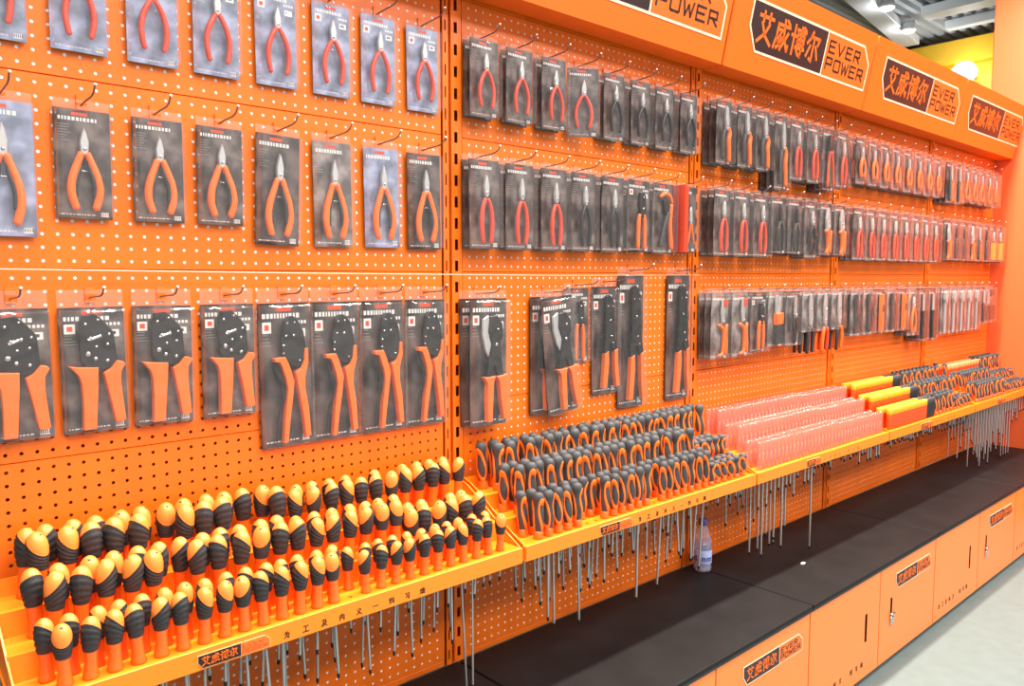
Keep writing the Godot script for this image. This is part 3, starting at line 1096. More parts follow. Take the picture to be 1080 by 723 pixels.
func fill_rack(b: int, x0: float, w: float, holes: Array, tiers: Array) -> void:
	var protos := {}
	for h in holes:
		var row: int = h[0]
		var f: float = h[2] / w
		if rng.randf() < 0.025 and b < 2:
			continue
		if b == 0 and row == 5 and h[1] == 14:
			continue
		if b == 3 and f > 0.52 and h[1] % 2 == 1:
			continue
		var tier: String = tiers[row / 2]
		var rank: String = ["inner", "outer"][row % 2]
		var key: String
		var label: String
		var group: String
		var turn := rng.randf() * TAU
		var size := 1.0
		if b == 0:
			var tall := row < 4
			var stub := row in [2, 3] and f > 0.74
			size = 1.0 if row < 2 else 0.96
			if f > 0.5 and row < 4:
				size = 0.88
			if row > 3:
				size = 0.84 if f < 0.55 else 0.74
			var len_: float = [0.10, 0.16, 0.08, 0.125, 0.18, 0.14][rng.randi() % 6] if f > 0.25 else [0.12, 0.18, 0.22][rng.randi() % 3]
			if f > 0.84:
				len_ = [0.05, 0.06, 0.08, 0.30][rng.randi() % 4]
			key = "egg|%.2f|%.3f|%s" % [size, len_, not stub]
			label = "yellow-capped screwdriver with black ribbed grip, %s row of %s tier" % [rank, tier]
			if stub:
				label = "stubby yellow-capped screwdriver with black grip, at right of the middle tier"
				size = 0.95
				key = "egg|%.2f|%.3f|false" % [size, 0.05]
			elif row > 3:
				label = "small yellow-capped screwdriver, black ribbed grip, %s row of front tier" % rank
			group = "yellow-capped screwdrivers"
			# the caps are turned every way
			var way := rng.randi() % 6
			turn = 1.12 + [PI, PI, PI / 2, -PI / 2, 0.0, PI / 2][way] + rng.randf_range(-0.7, 0.7)
			if not stub:
				label += ", cap " + ["to the wall", "to the wall", "side-on", "side-on", "to the aisle", "side-on"][way]
		elif b == 1 or b == 4 or (b == 3 and f > 0.52):
			size = 0.98 if row < 4 else 0.9
			var tall2 := not (f > 0.78 and row > 3)
			if f > 0.78 and row in [2, 3] and b == 1:
				tall2 = false
			if b == 3:
				size = 0.78
			if b == 4:
				size = 0.8
				tall2 = row < 2 or f < 0.5
			var ln: float = [0.06, 0.10, 0.13, 0.16, 0.09, 0.20, 0.24][rng.randi() % 7]
			if b == 1 and f > 0.78:
				ln = [0.04, 0.05, 0.06][rng.randi() % 3]
			if b == 3:
				ln = [0.05, 0.07][rng.randi() % 2]
			if b == 4:
				ln = [0.2, 0.28, 0.33, 0.24][rng.randi() % 4] if f < 0.7 else [0.12, 0.16][rng.randi() % 2]
			key = "swirl|%.2f|%.3f|%s" % [size, ln, tall2]
			label = "%sblack screwdriver with orange loops, %s row of %s tier%s" % ["" if tall2 else "stubby ", rank, tier, ["", " by pink ones", "", " beside yellow-topped ones", " near end wall"][b]]
			group = "black and orange screwdrivers" + ["", "", "", " beside the yellow-topped ones", " near the end wall"][b]
		elif b == 2:
			size = 1.0 if f < 0.6 else 0.94
			var l3: float = [0.05, 0.08, 0.12, 0.24, 0.28][rng.randi() % 5] if f < 0.3 else [0.04, 0.06, 0.09, 0.05][rng.randi() % 4]
			if row == 5 and h[1] == 14:
				l3 = 0.33
			key = "clear|%.2f|%.3f|x" % [size, l3]
			label = "clear pink acetate screwdriver, %s row of %s tier" % [rank, tier]
			group = "clear pink screwdrivers"
			turn = 0.0
		else:
			var dark := f > 0.42
			var l4: float = [0.05, 0.07, 0.06][rng.randi() % 3]
			key = "block|1.00|%.3f|%s" % [l4, "dark" if dark else "yellow"]
			label = ("black flat-topped screwdriver beside yellow-topped ones, %s row of %s tier" if dark else "red screwdriver with flat yellow top, %s row of %s tier") % [rank, tier]
			group = "black flat-topped screwdrivers" if dark else "red screwdrivers with yellow tops"
			turn = 0.0
		if b == 4 and row < 2 and f > 0.08 and f < 0.6:
			key = "block|1.00|0.240|peach"
			label = "red screwdriver with flat peach top, %s row of back tier, near end wall" % rank
			group = "peach-topped screwdrivers near the end wall"
		if not protos.has(key):
			var k := key.split("|")
			var p: Node3D
			match k[0]:
				"egg":
					p = egg_driver(float(k[1]), float(k[2]), k[3] == "true")
				"swirl":
					p = swirl_driver(float(k[1]), float(k[2]), k[3] == "true")
				"clear":
					p = clear_driver(float(k[1]), float(k[2]))
				_:
					p = block_driver(float(k[1]), float(k[2]), k[3])
			protos[key] = p
		var o := copy(protos[key], {"egg": "ribbed_screwdriver", "swirl": "looped_screwdriver", "clear": "clear_screwdriver", "block": "flat_topped_screwdriver"}[key.get_slice("|", 0)], Vector3(x0 + h[2], EYE + h[3] + 0.0004, h[4]), label, "screwdriver", group)
		o.rotation.y = turn
		if b < 2:
			o.rotation.x = rng.randf_range(-0.05, 0.05)
			o.rotation.z = rng.randf_range(-0.05, 0.05)
	for k in protos:
		protos[k].free()


# ------------------------------------------------------------------ packed pliers on hooks
# Every kind: card width and height, print, and tool parts. Outlines are in card fractions (u right, v down);
# "p" is a plate [z0, z1, outline], "t" a round bar [points u, v, radius in mm], "b" bolts [u, v, radius in mm].
func kinds() -> Dictionary:
	var pl_jaw := [0.50, 0.17, 0.46, 0.22, 0.42, 0.30, 0.43, 0.38, 0.47, 0.42, 0.53, 0.42, 0.57, 0.38, 0.58, 0.30, 0.54, 0.22]
	var comfort_l := [[0.45, 0.40, 5.5], [0.37, 0.50, 6.2], [0.29, 0.61, 6.8], [0.25, 0.72, 7.0], [0.27, 0.82, 6.8], [0.33, 0.91, 6.2]]
	var dipped_l := [[0.47, 0.40, 4.0], [0.38, 0.47, 5.0], [0.29, 0.57, 5.2], [0.25, 0.68, 5.2], [0.27, 0.79, 5.0], [0.31, 0.87, 4.6]]
	var k := {}
	k["dipped_red"] = {"w": 0.086, "h": 0.185, "card": "card_11", "hdr": 0.012, "called": "packed_pliers", "cat": "pliers", "look": "slim red-handled pliers, pale pack",
		"parts": [["jaw", "p", "jaw_steel", 0.006, 0.013, pl_jaw], ["handle", "t", "handle_red", dipped_l], ["handle", "t", "handle_red", mirror(dipped_l)], ["pivot_bolt", "b", "chrome", [[0.5, 0.37, 2.6]], 0.013]]}
	k["dipped_black"] = {"w": 0.086, "h": 0.18, "card": "card_00", "hdr": 0.01, "called": "packed_pliers", "cat": "pliers", "look": "slim black-handled pliers, clear pack",
		"parts": [["jaw", "p", "jaw_steel", 0.006, 0.013, pl_jaw], ["handle", "t", "tool_black", dipped_l], ["handle", "t", "tool_black", mirror(dipped_l)], ["pivot_bolt", "b", "chrome", [[0.5, 0.37, 2.6]], 0.013]]}
	k["dipped_orange"] = {"w": 0.088, "h": 0.18, "card": "card_00", "hdr": 0.01, "called": "packed_pliers", "cat": "pliers", "look": "slim red-orange pliers, dark pack",
		"parts": [["jaw", "p", "jaw_steel", 0.006, 0.013, pl_jaw], ["handle", "t", "handle_red", dipped_l], ["handle", "t", "handle_red", mirror(dipped_l)], ["pivot_bolt", "b", "chrome", [[0.5, 0.37, 2.6]], 0.013]]}
	var str_l := [[0.46, 0.44, 4.6], [0.38, 0.52, 5.4], [0.33, 0.64, 5.8], [0.33, 0.78, 5.8], [0.37, 0.93, 5.2]]
	k["long_red"] = {"w": 0.094, "h": 0.213, "card": "card_00", "hdr": 0.014, "called": "packed_pliers", "cat": "pliers", "look": "long red-handled pliers, clear pack",
		"parts": [["jaw", "p", "jaw_steel", 0.006, 0.014, pl_jaw], ["handle", "t", "handle_red", str_l], ["handle", "t", "handle_red", mirror(str_l)], ["pivot_bolt", "b", "chrome", [[0.5, 0.37, 2.8]], 0.014]]}
	k["long_black"] = {"w": 0.094, "h": 0.211, "card": "card_00", "hdr": 0.014, "called": "packed_pliers", "cat": "pliers", "look": "long black-handled pliers, clear pack",
		"parts": [["jaw", "p", "jaw_steel", 0.006, 0.014, pl_jaw], ["handle", "t", "tool_black", str_l], ["handle", "t", "tool_black", mirror(str_l)], ["pivot_bolt", "b", "chrome", [[0.5, 0.37, 2.8]], 0.014]]}
	for v in [["comfort", 0.087, 0.183, "card_00", "thick orange-and-black pliers, short card"], ["comfort_long", 0.093, 0.218, "card_20", "thick orange-and-black pliers, long card"], ["comfort_silver", 0.090, 0.218, "card_30", "orange-and-black pliers, silvery card"], ["comfort_blue", 0.090, 0.216, "card_10", "orange-and-black pliers, pale blue card"]]:
		k[v[0]] = {"w": v[1], "h": v[2], "card": v[3], "hdr": 0.016, "called": "packed_pliers", "cat": "pliers", "look": v[4],
			"parts": [["jaw", "p", "jaw_steel", 0.006, 0.014, pl_jaw], ["handle", "t", "handle_orange", comfort_l], ["handle", "t", "handle_orange", mirror(comfort_l)],
				["inner_grip", "t", "grip_black", [[0.44, 0.46, 2.5], [0.42, 0.54, 3.6], [0.35, 0.63, 4.6], [0.325, 0.72, 4.4], [0.35, 0.80, 2.8]]], ["inner_grip", "t", "grip_black", mirror([[0.44, 0.46, 2.5], [0.42, 0.54, 3.6], [0.35, 0.63, 4.6], [0.325, 0.72, 4.4], [0.35, 0.80, 2.8]])],
				["pivot_bolt", "b", "chrome", [[0.5, 0.365, 3.0]], 0.014], ["return_spring", "t", "chrome", [[0.42, 0.56, 0.8], [0.5, 0.565, 0.9], [0.58, 0.56, 0.8]]]]}
	k["crimper"] = {"w": 0.104, "h": 0.218, "card": "card_01", "hdr": 0.03, "called": "packed_crimper", "cat": "crimper", "look": "crimper with wide orange handles",
		"parts": [["head_plate", "p", "tool_black", 0.006, 0.015, [0.33, 0.06, 0.52, 0.05, 0.66, 0.11, 0.80, 0.20, 0.83, 0.42, 0.72, 0.48, 0.60, 0.50, 0.36, 0.46, 0.28, 0.42, 0.27, 0.14]],
			["handle", "p", "handle_orange", 0.004, 0.019, [0.10, 0.455, 0.22, 0.465, 0.53, 0.475, 0.52, 0.60, 0.49, 0.78, 0.46, 0.965, 0.27, 0.965, 0.28, 0.75, 0.27, 0.60, 0.23, 0.53]],
			["handle", "p", "handle_orange", 0.004, 0.019, [0.61, 0.52, 0.72, 0.49, 0.82, 0.43, 0.92, 0.44, 0.95, 0.46, 0.88, 0.52, 0.87, 0.62, 0.92, 0.91, 0.86, 0.93, 0.76, 0.92, 0.70, 0.75]],
			["rivet", "b", "chrome", [[0.37, 0.13, 2.6], [0.56, 0.10, 2.4], [0.44, 0.24, 2.6], [0.58, 0.23, 3.2], [0.72, 0.215, 2.6], [0.69, 0.295, 2.6], [0.39, 0.365, 4.4], [0.52, 0.31, 2.4], [0.50, 0.405, 3.4], [0.68, 0.425, 3.2]], 0.015],
			["link_bar", "p", "chrome", 0.015, 0.017, [0.40, 0.25, 0.60, 0.215, 0.61, 0.235, 0.41, 0.27]]]}
	k["ratchet"] = {"w": 0.112, "h": 0.295, "card": "card_21", "hdr": 0.03, "called": "packed_ratchet_crimper", "cat": "crimper", "look": "ratchet crimper with curved orange handles",
		"parts": [["head_plate", "p", "tool_black", 0.006, 0.015, [0.45, 0.13, 0.52, 0.095, 0.62, 0.09, 0.72, 0.12, 0.82, 0.20, 0.86, 0.30, 0.86, 0.40, 0.72, 0.455, 0.56, 0.43, 0.40, 0.37, 0.37, 0.26]],
			["handle", "p", "handle_orange", 0.004, 0.018, [0.23, 0.375, 0.44, 0.37, 0.50, 0.42, 0.60, 0.54, 0.56, 0.66, 0.50, 0.80, 0.44, 0.965, 0.36, 0.965, 0.40, 0.78, 0.47, 0.60, 0.44, 0.52, 0.37, 0.44, 0.33, 0.405, 0.24, 0.40]],
			["handle", "p", "handle_orange", 0.004, 0.018, [0.63, 0.48, 0.73, 0.455, 0.80, 0.40, 0.82, 0.32, 0.885, 0.32, 0.89, 0.42, 0.82, 0.51, 0.81, 0.60, 0.87, 0.74, 0.90, 0.94, 0.80, 0.945, 0.75, 0.78, 0.68, 0.60]],
			["coil_spring", "t", "tool_black", [[0.29, 0.41, 2.2], [0.31, 0.48, 2.2], [0.42, 0.56, 2.2], [0.40, 0.66, 2.2], [0.30, 0.76, 2.2], [0.26, 0.86, 2.2], [0.24, 0.95, 2.2]]],
			["spring_turn", "r", "tool_black", [[0.29, 0.41], [0.31, 0.48], [0.42, 0.56], [0.40, 0.66], [0.30, 0.76], [0.26, 0.86], [0.24, 0.95]]],
			["rivet", "b", "chrome", [[0.50, 0.14, 2.2], [0.64, 0.135, 2.2], [0.47, 0.225, 2.4], [0.62, 0.225, 2.8], [0.42, 0.29, 2.2], [0.41, 0.345, 2.2], [0.72, 0.40, 2.4]], 0.015]]}
	k["cutter"] = {"w": 0.118, "h": 0.315, "card": "card_21", "hdr": 0.02, "called": "packed_cable_cutter", "cat": "cutter", "look": "big cable cutter with orange handles",
		"parts": [["jaw", "p", "tool_black", 0.006, 0.015, [0.46, 0.14, 0.66, 0.13, 0.80, 0.20, 0.82, 0.29, 0.74, 0.36, 0.78, 0.48, 0.84, 0.60, 0.70, 0.62, 0.58, 0.52, 0.48, 0.62, 0.36, 0.61, 0.44, 0.45, 0.52, 0.34, 0.42, 0.26]],
			["jaw", "p", "jaw_steel", 0.004, 0.011, [0.30, 0.16, 0.44, 0.13, 0.50, 0.20, 0.46, 0.30, 0.54, 0.38, 0.48, 0.48, 0.36, 0.40, 0.28, 0.28]],
			["handle", "p", "handle_orange", 0.004, 0.019, [0.27, 0.61, 0.58, 0.61, 0.54, 0.66, 0.52, 0.80, 0.50, 0.965, 0.38, 0.965, 0.36, 0.80, 0.37, 0.66]],
			["handle", "p", "handle_orange", 0.004, 0.019, [0.62, 0.61, 0.94, 0.60, 0.88, 0.66, 0.92, 0.80, 0.94, 0.955, 0.82, 0.955, 0.74, 0.80, 0.70, 0.66]],
			["rivet", "b", "chrome", [[0.62, 0.36, 4.5], [0.66, 0.24, 3.0]], 0.015]]}
	k["lineman"] = {"w": 0.108, "h": 0.31, "card": "card_21", "hdr": 0.025, "called": "packed_crimper", "cat": "crimper", "look": "narrow black crimper with orange handles",
		"parts": [["head_plate", "p", "tool_black", 0.006, 0.015, [0.44, 0.09, 0.56, 0.075, 0.70, 0.10, 0.78, 0.20, 0.80, 0.45, 0.90, 0.58, 0.78, 0.62, 0.62, 0.52, 0.50, 0.62, 0.38, 0.61, 0.44, 0.42, 0.42, 0.20]],
			["handle", "p", "handle_orange", 0.004, 0.018, [0.38, 0.62, 0.52, 0.60, 0.54, 0.70, 0.46, 0.94, 0.30, 0.94, 0.34, 0.80]],
			["handle", "p", "handle_orange", 0.004, 0.018, [0.76, 0.60, 0.90, 0.58, 0.90, 0.70, 0.98, 0.93, 0.84, 0.94, 0.78, 0.80]],
			["rivet", "b", "chrome", [[0.50, 0.18, 2.6], [0.70, 0.18, 2.6], [0.60, 0.31, 3.4], [0.66, 0.46, 2.8], [0.72, 0.52, 2.8]], 0.015]]}
	k["lineman_tall"] = k["lineman"].duplicate(true)
	k["lineman_tall"].merge({"w": 0.118, "h": 0.395, "look": "tall black crimper on longest card"}, true)
	k["bent_cutter"] = {"w": 0.1, "h": 0.211, "card": "card_00", "hdr": 0.01, "called": "packed_pipe_cutter", "cat": "cutter", "look": "hooked orange and black pipe cutter",
		"parts": [["jaw", "t", "handle_orange", [[0.25, 0.20, 5.0], [0.45, 0.15, 6.0], [0.68, 0.18, 6.5], [0.80, 0.27, 6.0]]], ["blade", "p", "tool_black", 0.006, 0.012, [0.34, 0.24, 0.62, 0.25, 0.74, 0.34, 0.66, 0.50, 0.52, 0.42]],
			["handle", "t", "handle_orange", [[0.78, 0.30, 6.5], [0.74, 0.45, 7.0], [0.72, 0.60, 7.5], [0.76, 0.78, 7.5], [0.80, 0.92, 7.0]]], ["handle", "t", "grip_black", [[0.64, 0.42, 6.0], [0.50, 0.56, 7.0], [0.36, 0.74, 7.5], [0.26, 0.90, 7.0]]]]}
	k["stripper"] = {"w": 0.1, "h": 0.208, "card": "card_01", "hdr": 0.014, "called": "packed_wire_stripper", "cat": "wire stripper", "look": "black-headed stripper with orange handles",
		"parts": [["head_plate", "p", "tool_black", 0.006, 0.014, [0.44, 0.18, 0.62, 0.16, 0.70, 0.24, 0.70, 0.46, 0.62, 0.52, 0.46, 0.50, 0.42, 0.32]],
			["handle", "t", "handle_orange", [[0.44, 0.48, 5.0], [0.40, 0.58, 6.2], [0.38, 0.76, 6.2], [0.38, 0.95, 5.6]]], ["handle", "t", "handle_orange", [[0.64, 0.48, 5.0], [0.67, 0.58, 6.2], [0.68, 0.76, 6.2], [0.68, 0.95, 5.6]]], ["rivet", "b", "chrome", [[0.56, 0.24, 2.6], [0.58, 0.40, 3.2]], 0.014]]}
	k["snips"] = {"w": 0.085, "h": 0.20, "card": "card_00", "hdr": 0.014, "called": "packed_snips", "cat": "snips", "look": "narrow orange-and-black snips",
		"parts": [["jaw", "p", "jaw_steel", 0.006, 0.014, [0.48, 0.08, 0.60, 0.12, 0.66, 0.30, 0.62, 0.46, 0.50, 0.46, 0.44, 0.30]],
			["handle", "t", "handle_orange", [[0.62, 0.42, 6.0], [0.72, 0.50, 8.0], [0.66, 0.62, 8.5], [0.70, 0.78, 8.0], [0.72, 0.94, 7.0]]], ["handle", "t", "grip_black", [[0.46, 0.44, 5.0], [0.34, 0.54, 6.5], [0.30, 0.70, 7.0], [0.32, 0.92, 6.5]]], ["pivot_bolt", "b", "chrome", [[0.55, 0.40, 3.2]], 0.014]]}
	k["snips_long"] = k["snips"].duplicate(true)
	k["snips_long"].merge({"h": 0.255, "look": "long orange-and-black snips"}, true)
	k["shears"] = {"w": 0.098, "h": 0.215, "card": "card_30", "hdr": 0.014, "called": "packed_shears", "cat": "shears", "look": "orange-gripped shears with pale blades",
		"parts": [["blade", "p", "jaw_steel", 0.006, 0.012, [0.52, 0.10, 0.62, 0.12, 0.66, 0.44, 0.52, 0.46, 0.46, 0.30]], ["blade_cover", "p", "handle_red", 0.012, 0.016, [0.54, 0.09, 0.76, 0.09, 0.74, 0.20, 0.56, 0.20]],
			["handle", "t", "handle_orange", [[0.32, 0.48, 5.0], [0.50, 0.52, 6.5], [0.62, 0.60, 7.0], [0.64, 0.78, 7.0], [0.58, 0.92, 6.0], [0.36, 0.95, 5.0]]], ["handle", "t", "handle_orange", [[0.80, 0.48, 5.0], [0.74, 0.58, 6.5], [0.78, 0.78, 6.5], [0.78, 0.93, 6.0]]], ["pivot_bolt", "b", "chrome", [[0.58, 0.43, 3.4]], 0.014]]}
	k["dark_bundle"] = {"w": 0.1, "h": 0.20, "card": "card_20", "hdr": 0.012, "called": "packed_pliers", "cat": "pliers", "look": "dark-handled pliers with copper collars",
		"parts": [["jaw", "p", "tool_black", 0.006, 0.014, pl_jaw], ["handle", "t", "grip_black", str_l], ["handle", "t", "grip_black", mirror(str_l)], ["collar_ring", "b", "handle_red", [[0.36, 0.54, 4.6], [0.64, 0.54, 4.6]], 0.013]]}
	k["aviation"] = {"w": 0.092, "h": 0.20, "card": "card_20", "hdr": 0.012, "called": "packed_aviation_snips", "cat": "snips", "look": "compound snips with orange grips",
		"parts": [["jaw", "p", "jaw_steel", 0.006, 0.014, [0.46, 0.08, 0.56, 0.08, 0.66, 0.24, 0.74, 0.46, 0.60, 0.52, 0.42, 0.50, 0.36, 0.30]],
			["handle", "t", "handle_orange", [[0.36, 0.52, 7.0], [0.50, 0.57, 8.0], [0.58, 0.70, 8.0], [0.58, 0.84, 8.0], [0.46, 0.95, 6.5]]], ["handle", "t", "handle_orange", [[0.80, 0.52, 7.0], [0.76, 0.62, 7.0], [0.76, 0.80, 7.0], [0.74, 0.93, 6.5]]], ["rivet", "b", "chrome", [[0.50, 0.36, 3.0], [0.58, 0.44, 3.2]], 0.014]]}
	k["brush"] = {"w": 0.1, "h": 0.195, "card": "card_30", "hdr": 0.014, "called": "packed_cutter", "cat": "cutter", "look": "silver cutter with orange collar",
		"parts": [["blade", "p", "jaw_steel", 0.006, 0.012, [0.34, 0.06, 0.46, 0.06, 0.50, 0.40, 0.56, 0.06, 0.72, 0.08, 0.66, 0.46, 0.40, 0.46]], ["collar_ring", "p", "handle_orange", 0.004, 0.02, [0.32, 0.40, 0.78, 0.38, 0.76, 0.58, 0.36, 0.60]], ["handle", "p", "grip_black", 0.004, 0.018, [0.36, 0.60, 0.76, 0.58, 0.74, 0.95, 0.34, 0.96]]]}
	k["hinged"] = {"w": 0.1, "h": 0.2, "card": "card_00", "hdr": 0.014, "called": "packed_nippers", "cat": "pliers", "look": "dark nippers with silver joint",
		"parts": [["jaw", "p", "jaw_steel", 0.006, 0.013, [0.52, 0.08, 0.62, 0.10, 0.62, 0.36, 0.70, 0.46, 0.60, 0.50, 0.50, 0.42]], ["handle", "t", "tool_black", [[0.52, 0.44, 4.4], [0.42, 0.60, 4.8], [0.48, 0.78, 4.6], [0.46, 0.95, 4.0]]], ["handle", "t", "tool_black", [[0.62, 0.46, 4.4], [0.68, 0.62, 4.8], [0.60, 0.80, 4.6], [0.58, 0.93, 4.0]]], ["pivot_bolt", "b", "chrome", [[0.60, 0.42, 3.6], [0.60, 0.90, 2.4]], 0.014]]}
	# sleeved only over the head: the handles hang out below
	for v in [["open_black", "grip_black", "grip_black", "half-sleeved snips with black handles"], ["open_orange", "handle_orange", "handle_red", "half-sleeved snips with orange handles"], ["open_mixed", "grip_black", "handle_orange", "half-sleeved snips with mixed handles"]]:
		k[v[0]] = {"w": 0.09, "h": 0.155, "card": "card_30", "hdr": 0.014, "called": "sleeved_snips", "cat": "snips", "look": v[3],
			"parts": [["jaw", "p", "jaw_steel", 0.006, 0.013, [0.50, 0.08, 0.60, 0.06, 0.68, 0.30, 0.74, 0.72, 0.62, 0.88, 0.50, 0.80, 0.44, 0.40]], ["handle", "t", v[1], [[0.50, 0.92, 6.0], [0.42, 1.02, 7.0], [0.34, 1.24, 7.0], [0.30, 1.50, 6.4]]], ["handle", "t", v[2], [[0.72, 0.92, 6.0], [0.78, 1.02, 7.0], [0.76, 1.24, 7.0], [0.70, 1.48, 6.4]]], ["pivot_bolt", "b", "chrome", [[0.60, 0.45, 4.0], [0.60, 0.72, 4.0]], 0.013]]}
	k["small_orange"] = {"w": 0.09, "h": 0.185, "card": "card_00", "hdr": 0.014, "called": "packed_pliers", "cat": "pliers", "look": "short pliers with orange bow handles",
		"parts": [["jaw", "p", "jaw_steel", 0.006, 0.014, [0.50, 0.20, 0.44, 0.30, 0.44, 0.44, 0.56, 0.44, 0.56, 0.30]], ["handle", "t", "handle_orange", [[0.45, 0.44, 5.5], [0.34, 0.54, 7.0], [0.30, 0.68, 7.4], [0.36, 0.84, 6.6]]], ["handle", "t", "handle_orange", mirror([[0.45, 0.44, 5.5], [0.34, 0.54, 7.0], [0.30, 0.68, 7.4], [0.36, 0.84, 6.6]])], ["inner_grip", "t", "grip_black", [[0.42, 0.56, 3.0], [0.39, 0.66, 4.0], [0.42, 0.76, 3.0]]], ["inner_grip", "t", "grip_black", mirror([[0.42, 0.56, 3.0], [0.39, 0.66, 4.0], [0.42, 0.76, 3.0]])]]}
	k["knife"] = {"w": 0.09, "h": 0.19, "card": "card_30", "hdr": 0.014, "called": "packed_knife", "cat": "knife", "look": "slim grey folding knife",
		"parts": [["handle", "p", "grip_black", 0.005, 0.017, [0.30, 0.10, 0.48, 0.08, 0.60, 0.40, 0.58, 0.92, 0.38, 0.94, 0.36, 0.45]], ["blade", "p", "jaw_steel", 0.007, 0.011, [0.62, 0.12, 0.76, 0.16, 0.70, 0.55, 0.64, 0.6]]]}
	k["knife_orange"] = {"w": 0.09, "h": 0.19, "card": "card_20", "hdr": 0.014, "called": "packed_knife", "cat": "knife", "look": "orange utility knife",
		"parts": [["handle", "p", "handle_orange", 0.005, 0.018, [0.34, 0.12, 0.62, 0.10, 0.68, 0.40, 0.66, 0.92, 0.40, 0.94, 0.36, 0.45]], ["thumb_slide", "p", "grip_black", 0.018, 0.022, [0.46, 0.34, 0.56, 0.34, 0.56, 0.5, 0.46, 0.5]]]}
	k["wrench"] = {"w": 0.08, "h": 0.23, "card": "card_30", "hdr": 0.014, "called": "packed_wrench", "cat": "wrench", "look": "long silver wrench",
		"parts": [["shank", "p", "jaw_steel", 0.006, 0.014, [0.44, 0.26, 0.58, 0.26, 0.60, 0.84, 0.64, 0.95, 0.42, 0.95, 0.44, 0.84]], ["jaw", "p", "jaw_steel", 0.004, 0.018, [0.30, 0.10, 0.46, 0.06, 0.50, 0.18, 0.58, 0.16, 0.62, 0.06, 0.76, 0.12, 0.72, 0.24, 0.60, 0.32, 0.42, 0.32, 0.30, 0.24]]]}
	k["black_long"] = {"w": 0.08, "h": 0.25, "card": "card_20", "hdr": 0.014, "called": "packed_cutter", "cat": "cutter", "look": "tall black-handled cutter",
		"parts": [["blade", "p", "jaw_steel", 0.006, 0.012, [0.44, 0.08, 0.60, 0.10, 0.62, 0.42, 0.42, 0.42]], ["handle", "p", "tool_black", 0.004, 0.02, [0.36, 0.42, 0.68, 0.42, 0.70, 0.95, 0.36, 0.95]]]}
	k["yellow_handled"] = {"w": 0.092, "h": 0.2, "card": "card_20", "hdr": 0.014, "called": "packed_pliers", "cat": "pliers", "look": "yellow-handled pliers, clear pack",
		"parts": [["jaw", "p", "jaw_steel", 0.006, 0.014, pl_jaw], ["handle", "p", "handle_yellow", 0.004, 0.018, [0.28, 0.46, 0.46, 0.46, 0.46, 0.92, 0.28, 0.92]], ["handle", "p", "handle_yellow", 0.004, 0.018, [0.56, 0.46, 0.76, 0.46, 0.76, 0.92, 0.56, 0.92]]]}
	k["green_inner"] = {"w": 0.094, "h": 0.235, "card": "card_20", "hdr": 0.014, "called": "packed_stripper", "cat": "wire stripper", "look": "pink stripper with green inset",
		"parts": [["jaw", "p", "tool_black", 0.006, 0.015, [0.40, 0.10, 0.62, 0.10, 0.68, 0.34, 0.34, 0.36]], ["handle", "t", "handle_red", [[0.44, 0.36, 4.0], [0.34, 0.60, 5.0], [0.26, 0.93, 5.0]]], ["handle", "t", "handle_red", [[0.60, 0.36, 4.0], [0.72, 0.60, 5.0], [0.80, 0.92, 5.0]]], ["inset", "p", "handle_green", 0.005, 0.011, [0.53, 0.45, 0.66, 0.74, 0.70, 0.92, 0.36, 0.92, 0.40, 0.74]]]}
	k["boxed"] = {"w": 0.1, "h": 0.205, "card": "card_20", "hdr": 0.01, "called": "boxed_pliers", "cat": "pliers", "look": "small pliers beside red carton wall",
		"parts": [["jaw", "p", "jaw_steel", 0.006, 0.012, [0.62, 0.30, 0.68, 0.36, 0.69, 0.52, 0.62, 0.58, 0.55, 0.52, 0.56, 0.36]], ["handle", "t", "handle_orange", [[0.60, 0.56, 3.0], [0.54, 0.70, 3.4], [0.46, 0.86, 3.2]]], ["handle", "t", "handle_orange", [[0.64, 0.56, 3.0], [0.70, 0.70, 3.4], [0.78, 0.86, 3.2]]], ["carton_wall", "p", "handle_red", 0.0, 0.03, [0.02, 0.0, 0.20, 0.0, 0.20, 1.0, 0.02, 1.0]]]}
	k["black_box"] = {"w": 0.13, "h": 0.2, "card": "card_30", "hdr": 0.01, "called": "packed_tool_set", "cat": "tool set", "look": "black box of bits, clear pack",
		"parts": [["bit_box", "p", "tool_black", 0.002, 0.02, [0.15, 0.52, 0.9, 0.50, 0.9, 0.90, 0.15, 0.90]], ["holder", "p", "grip_black", 0.002, 0.016, [0.42, 0.08, 0.86, 0.06, 0.86, 0.22, 0.42, 0.26]], ["bit", "p", "jaw_steel", 0.004, 0.012, [0.18, 0.10, 0.28, 0.10, 0.28, 0.46, 0.18, 0.46]]]}
	return k


func mirror(a: Array) -> Array:
	var o := []
	for p in a:
		o.append([1.0 - p[0], p[1], p[2]])
	return o


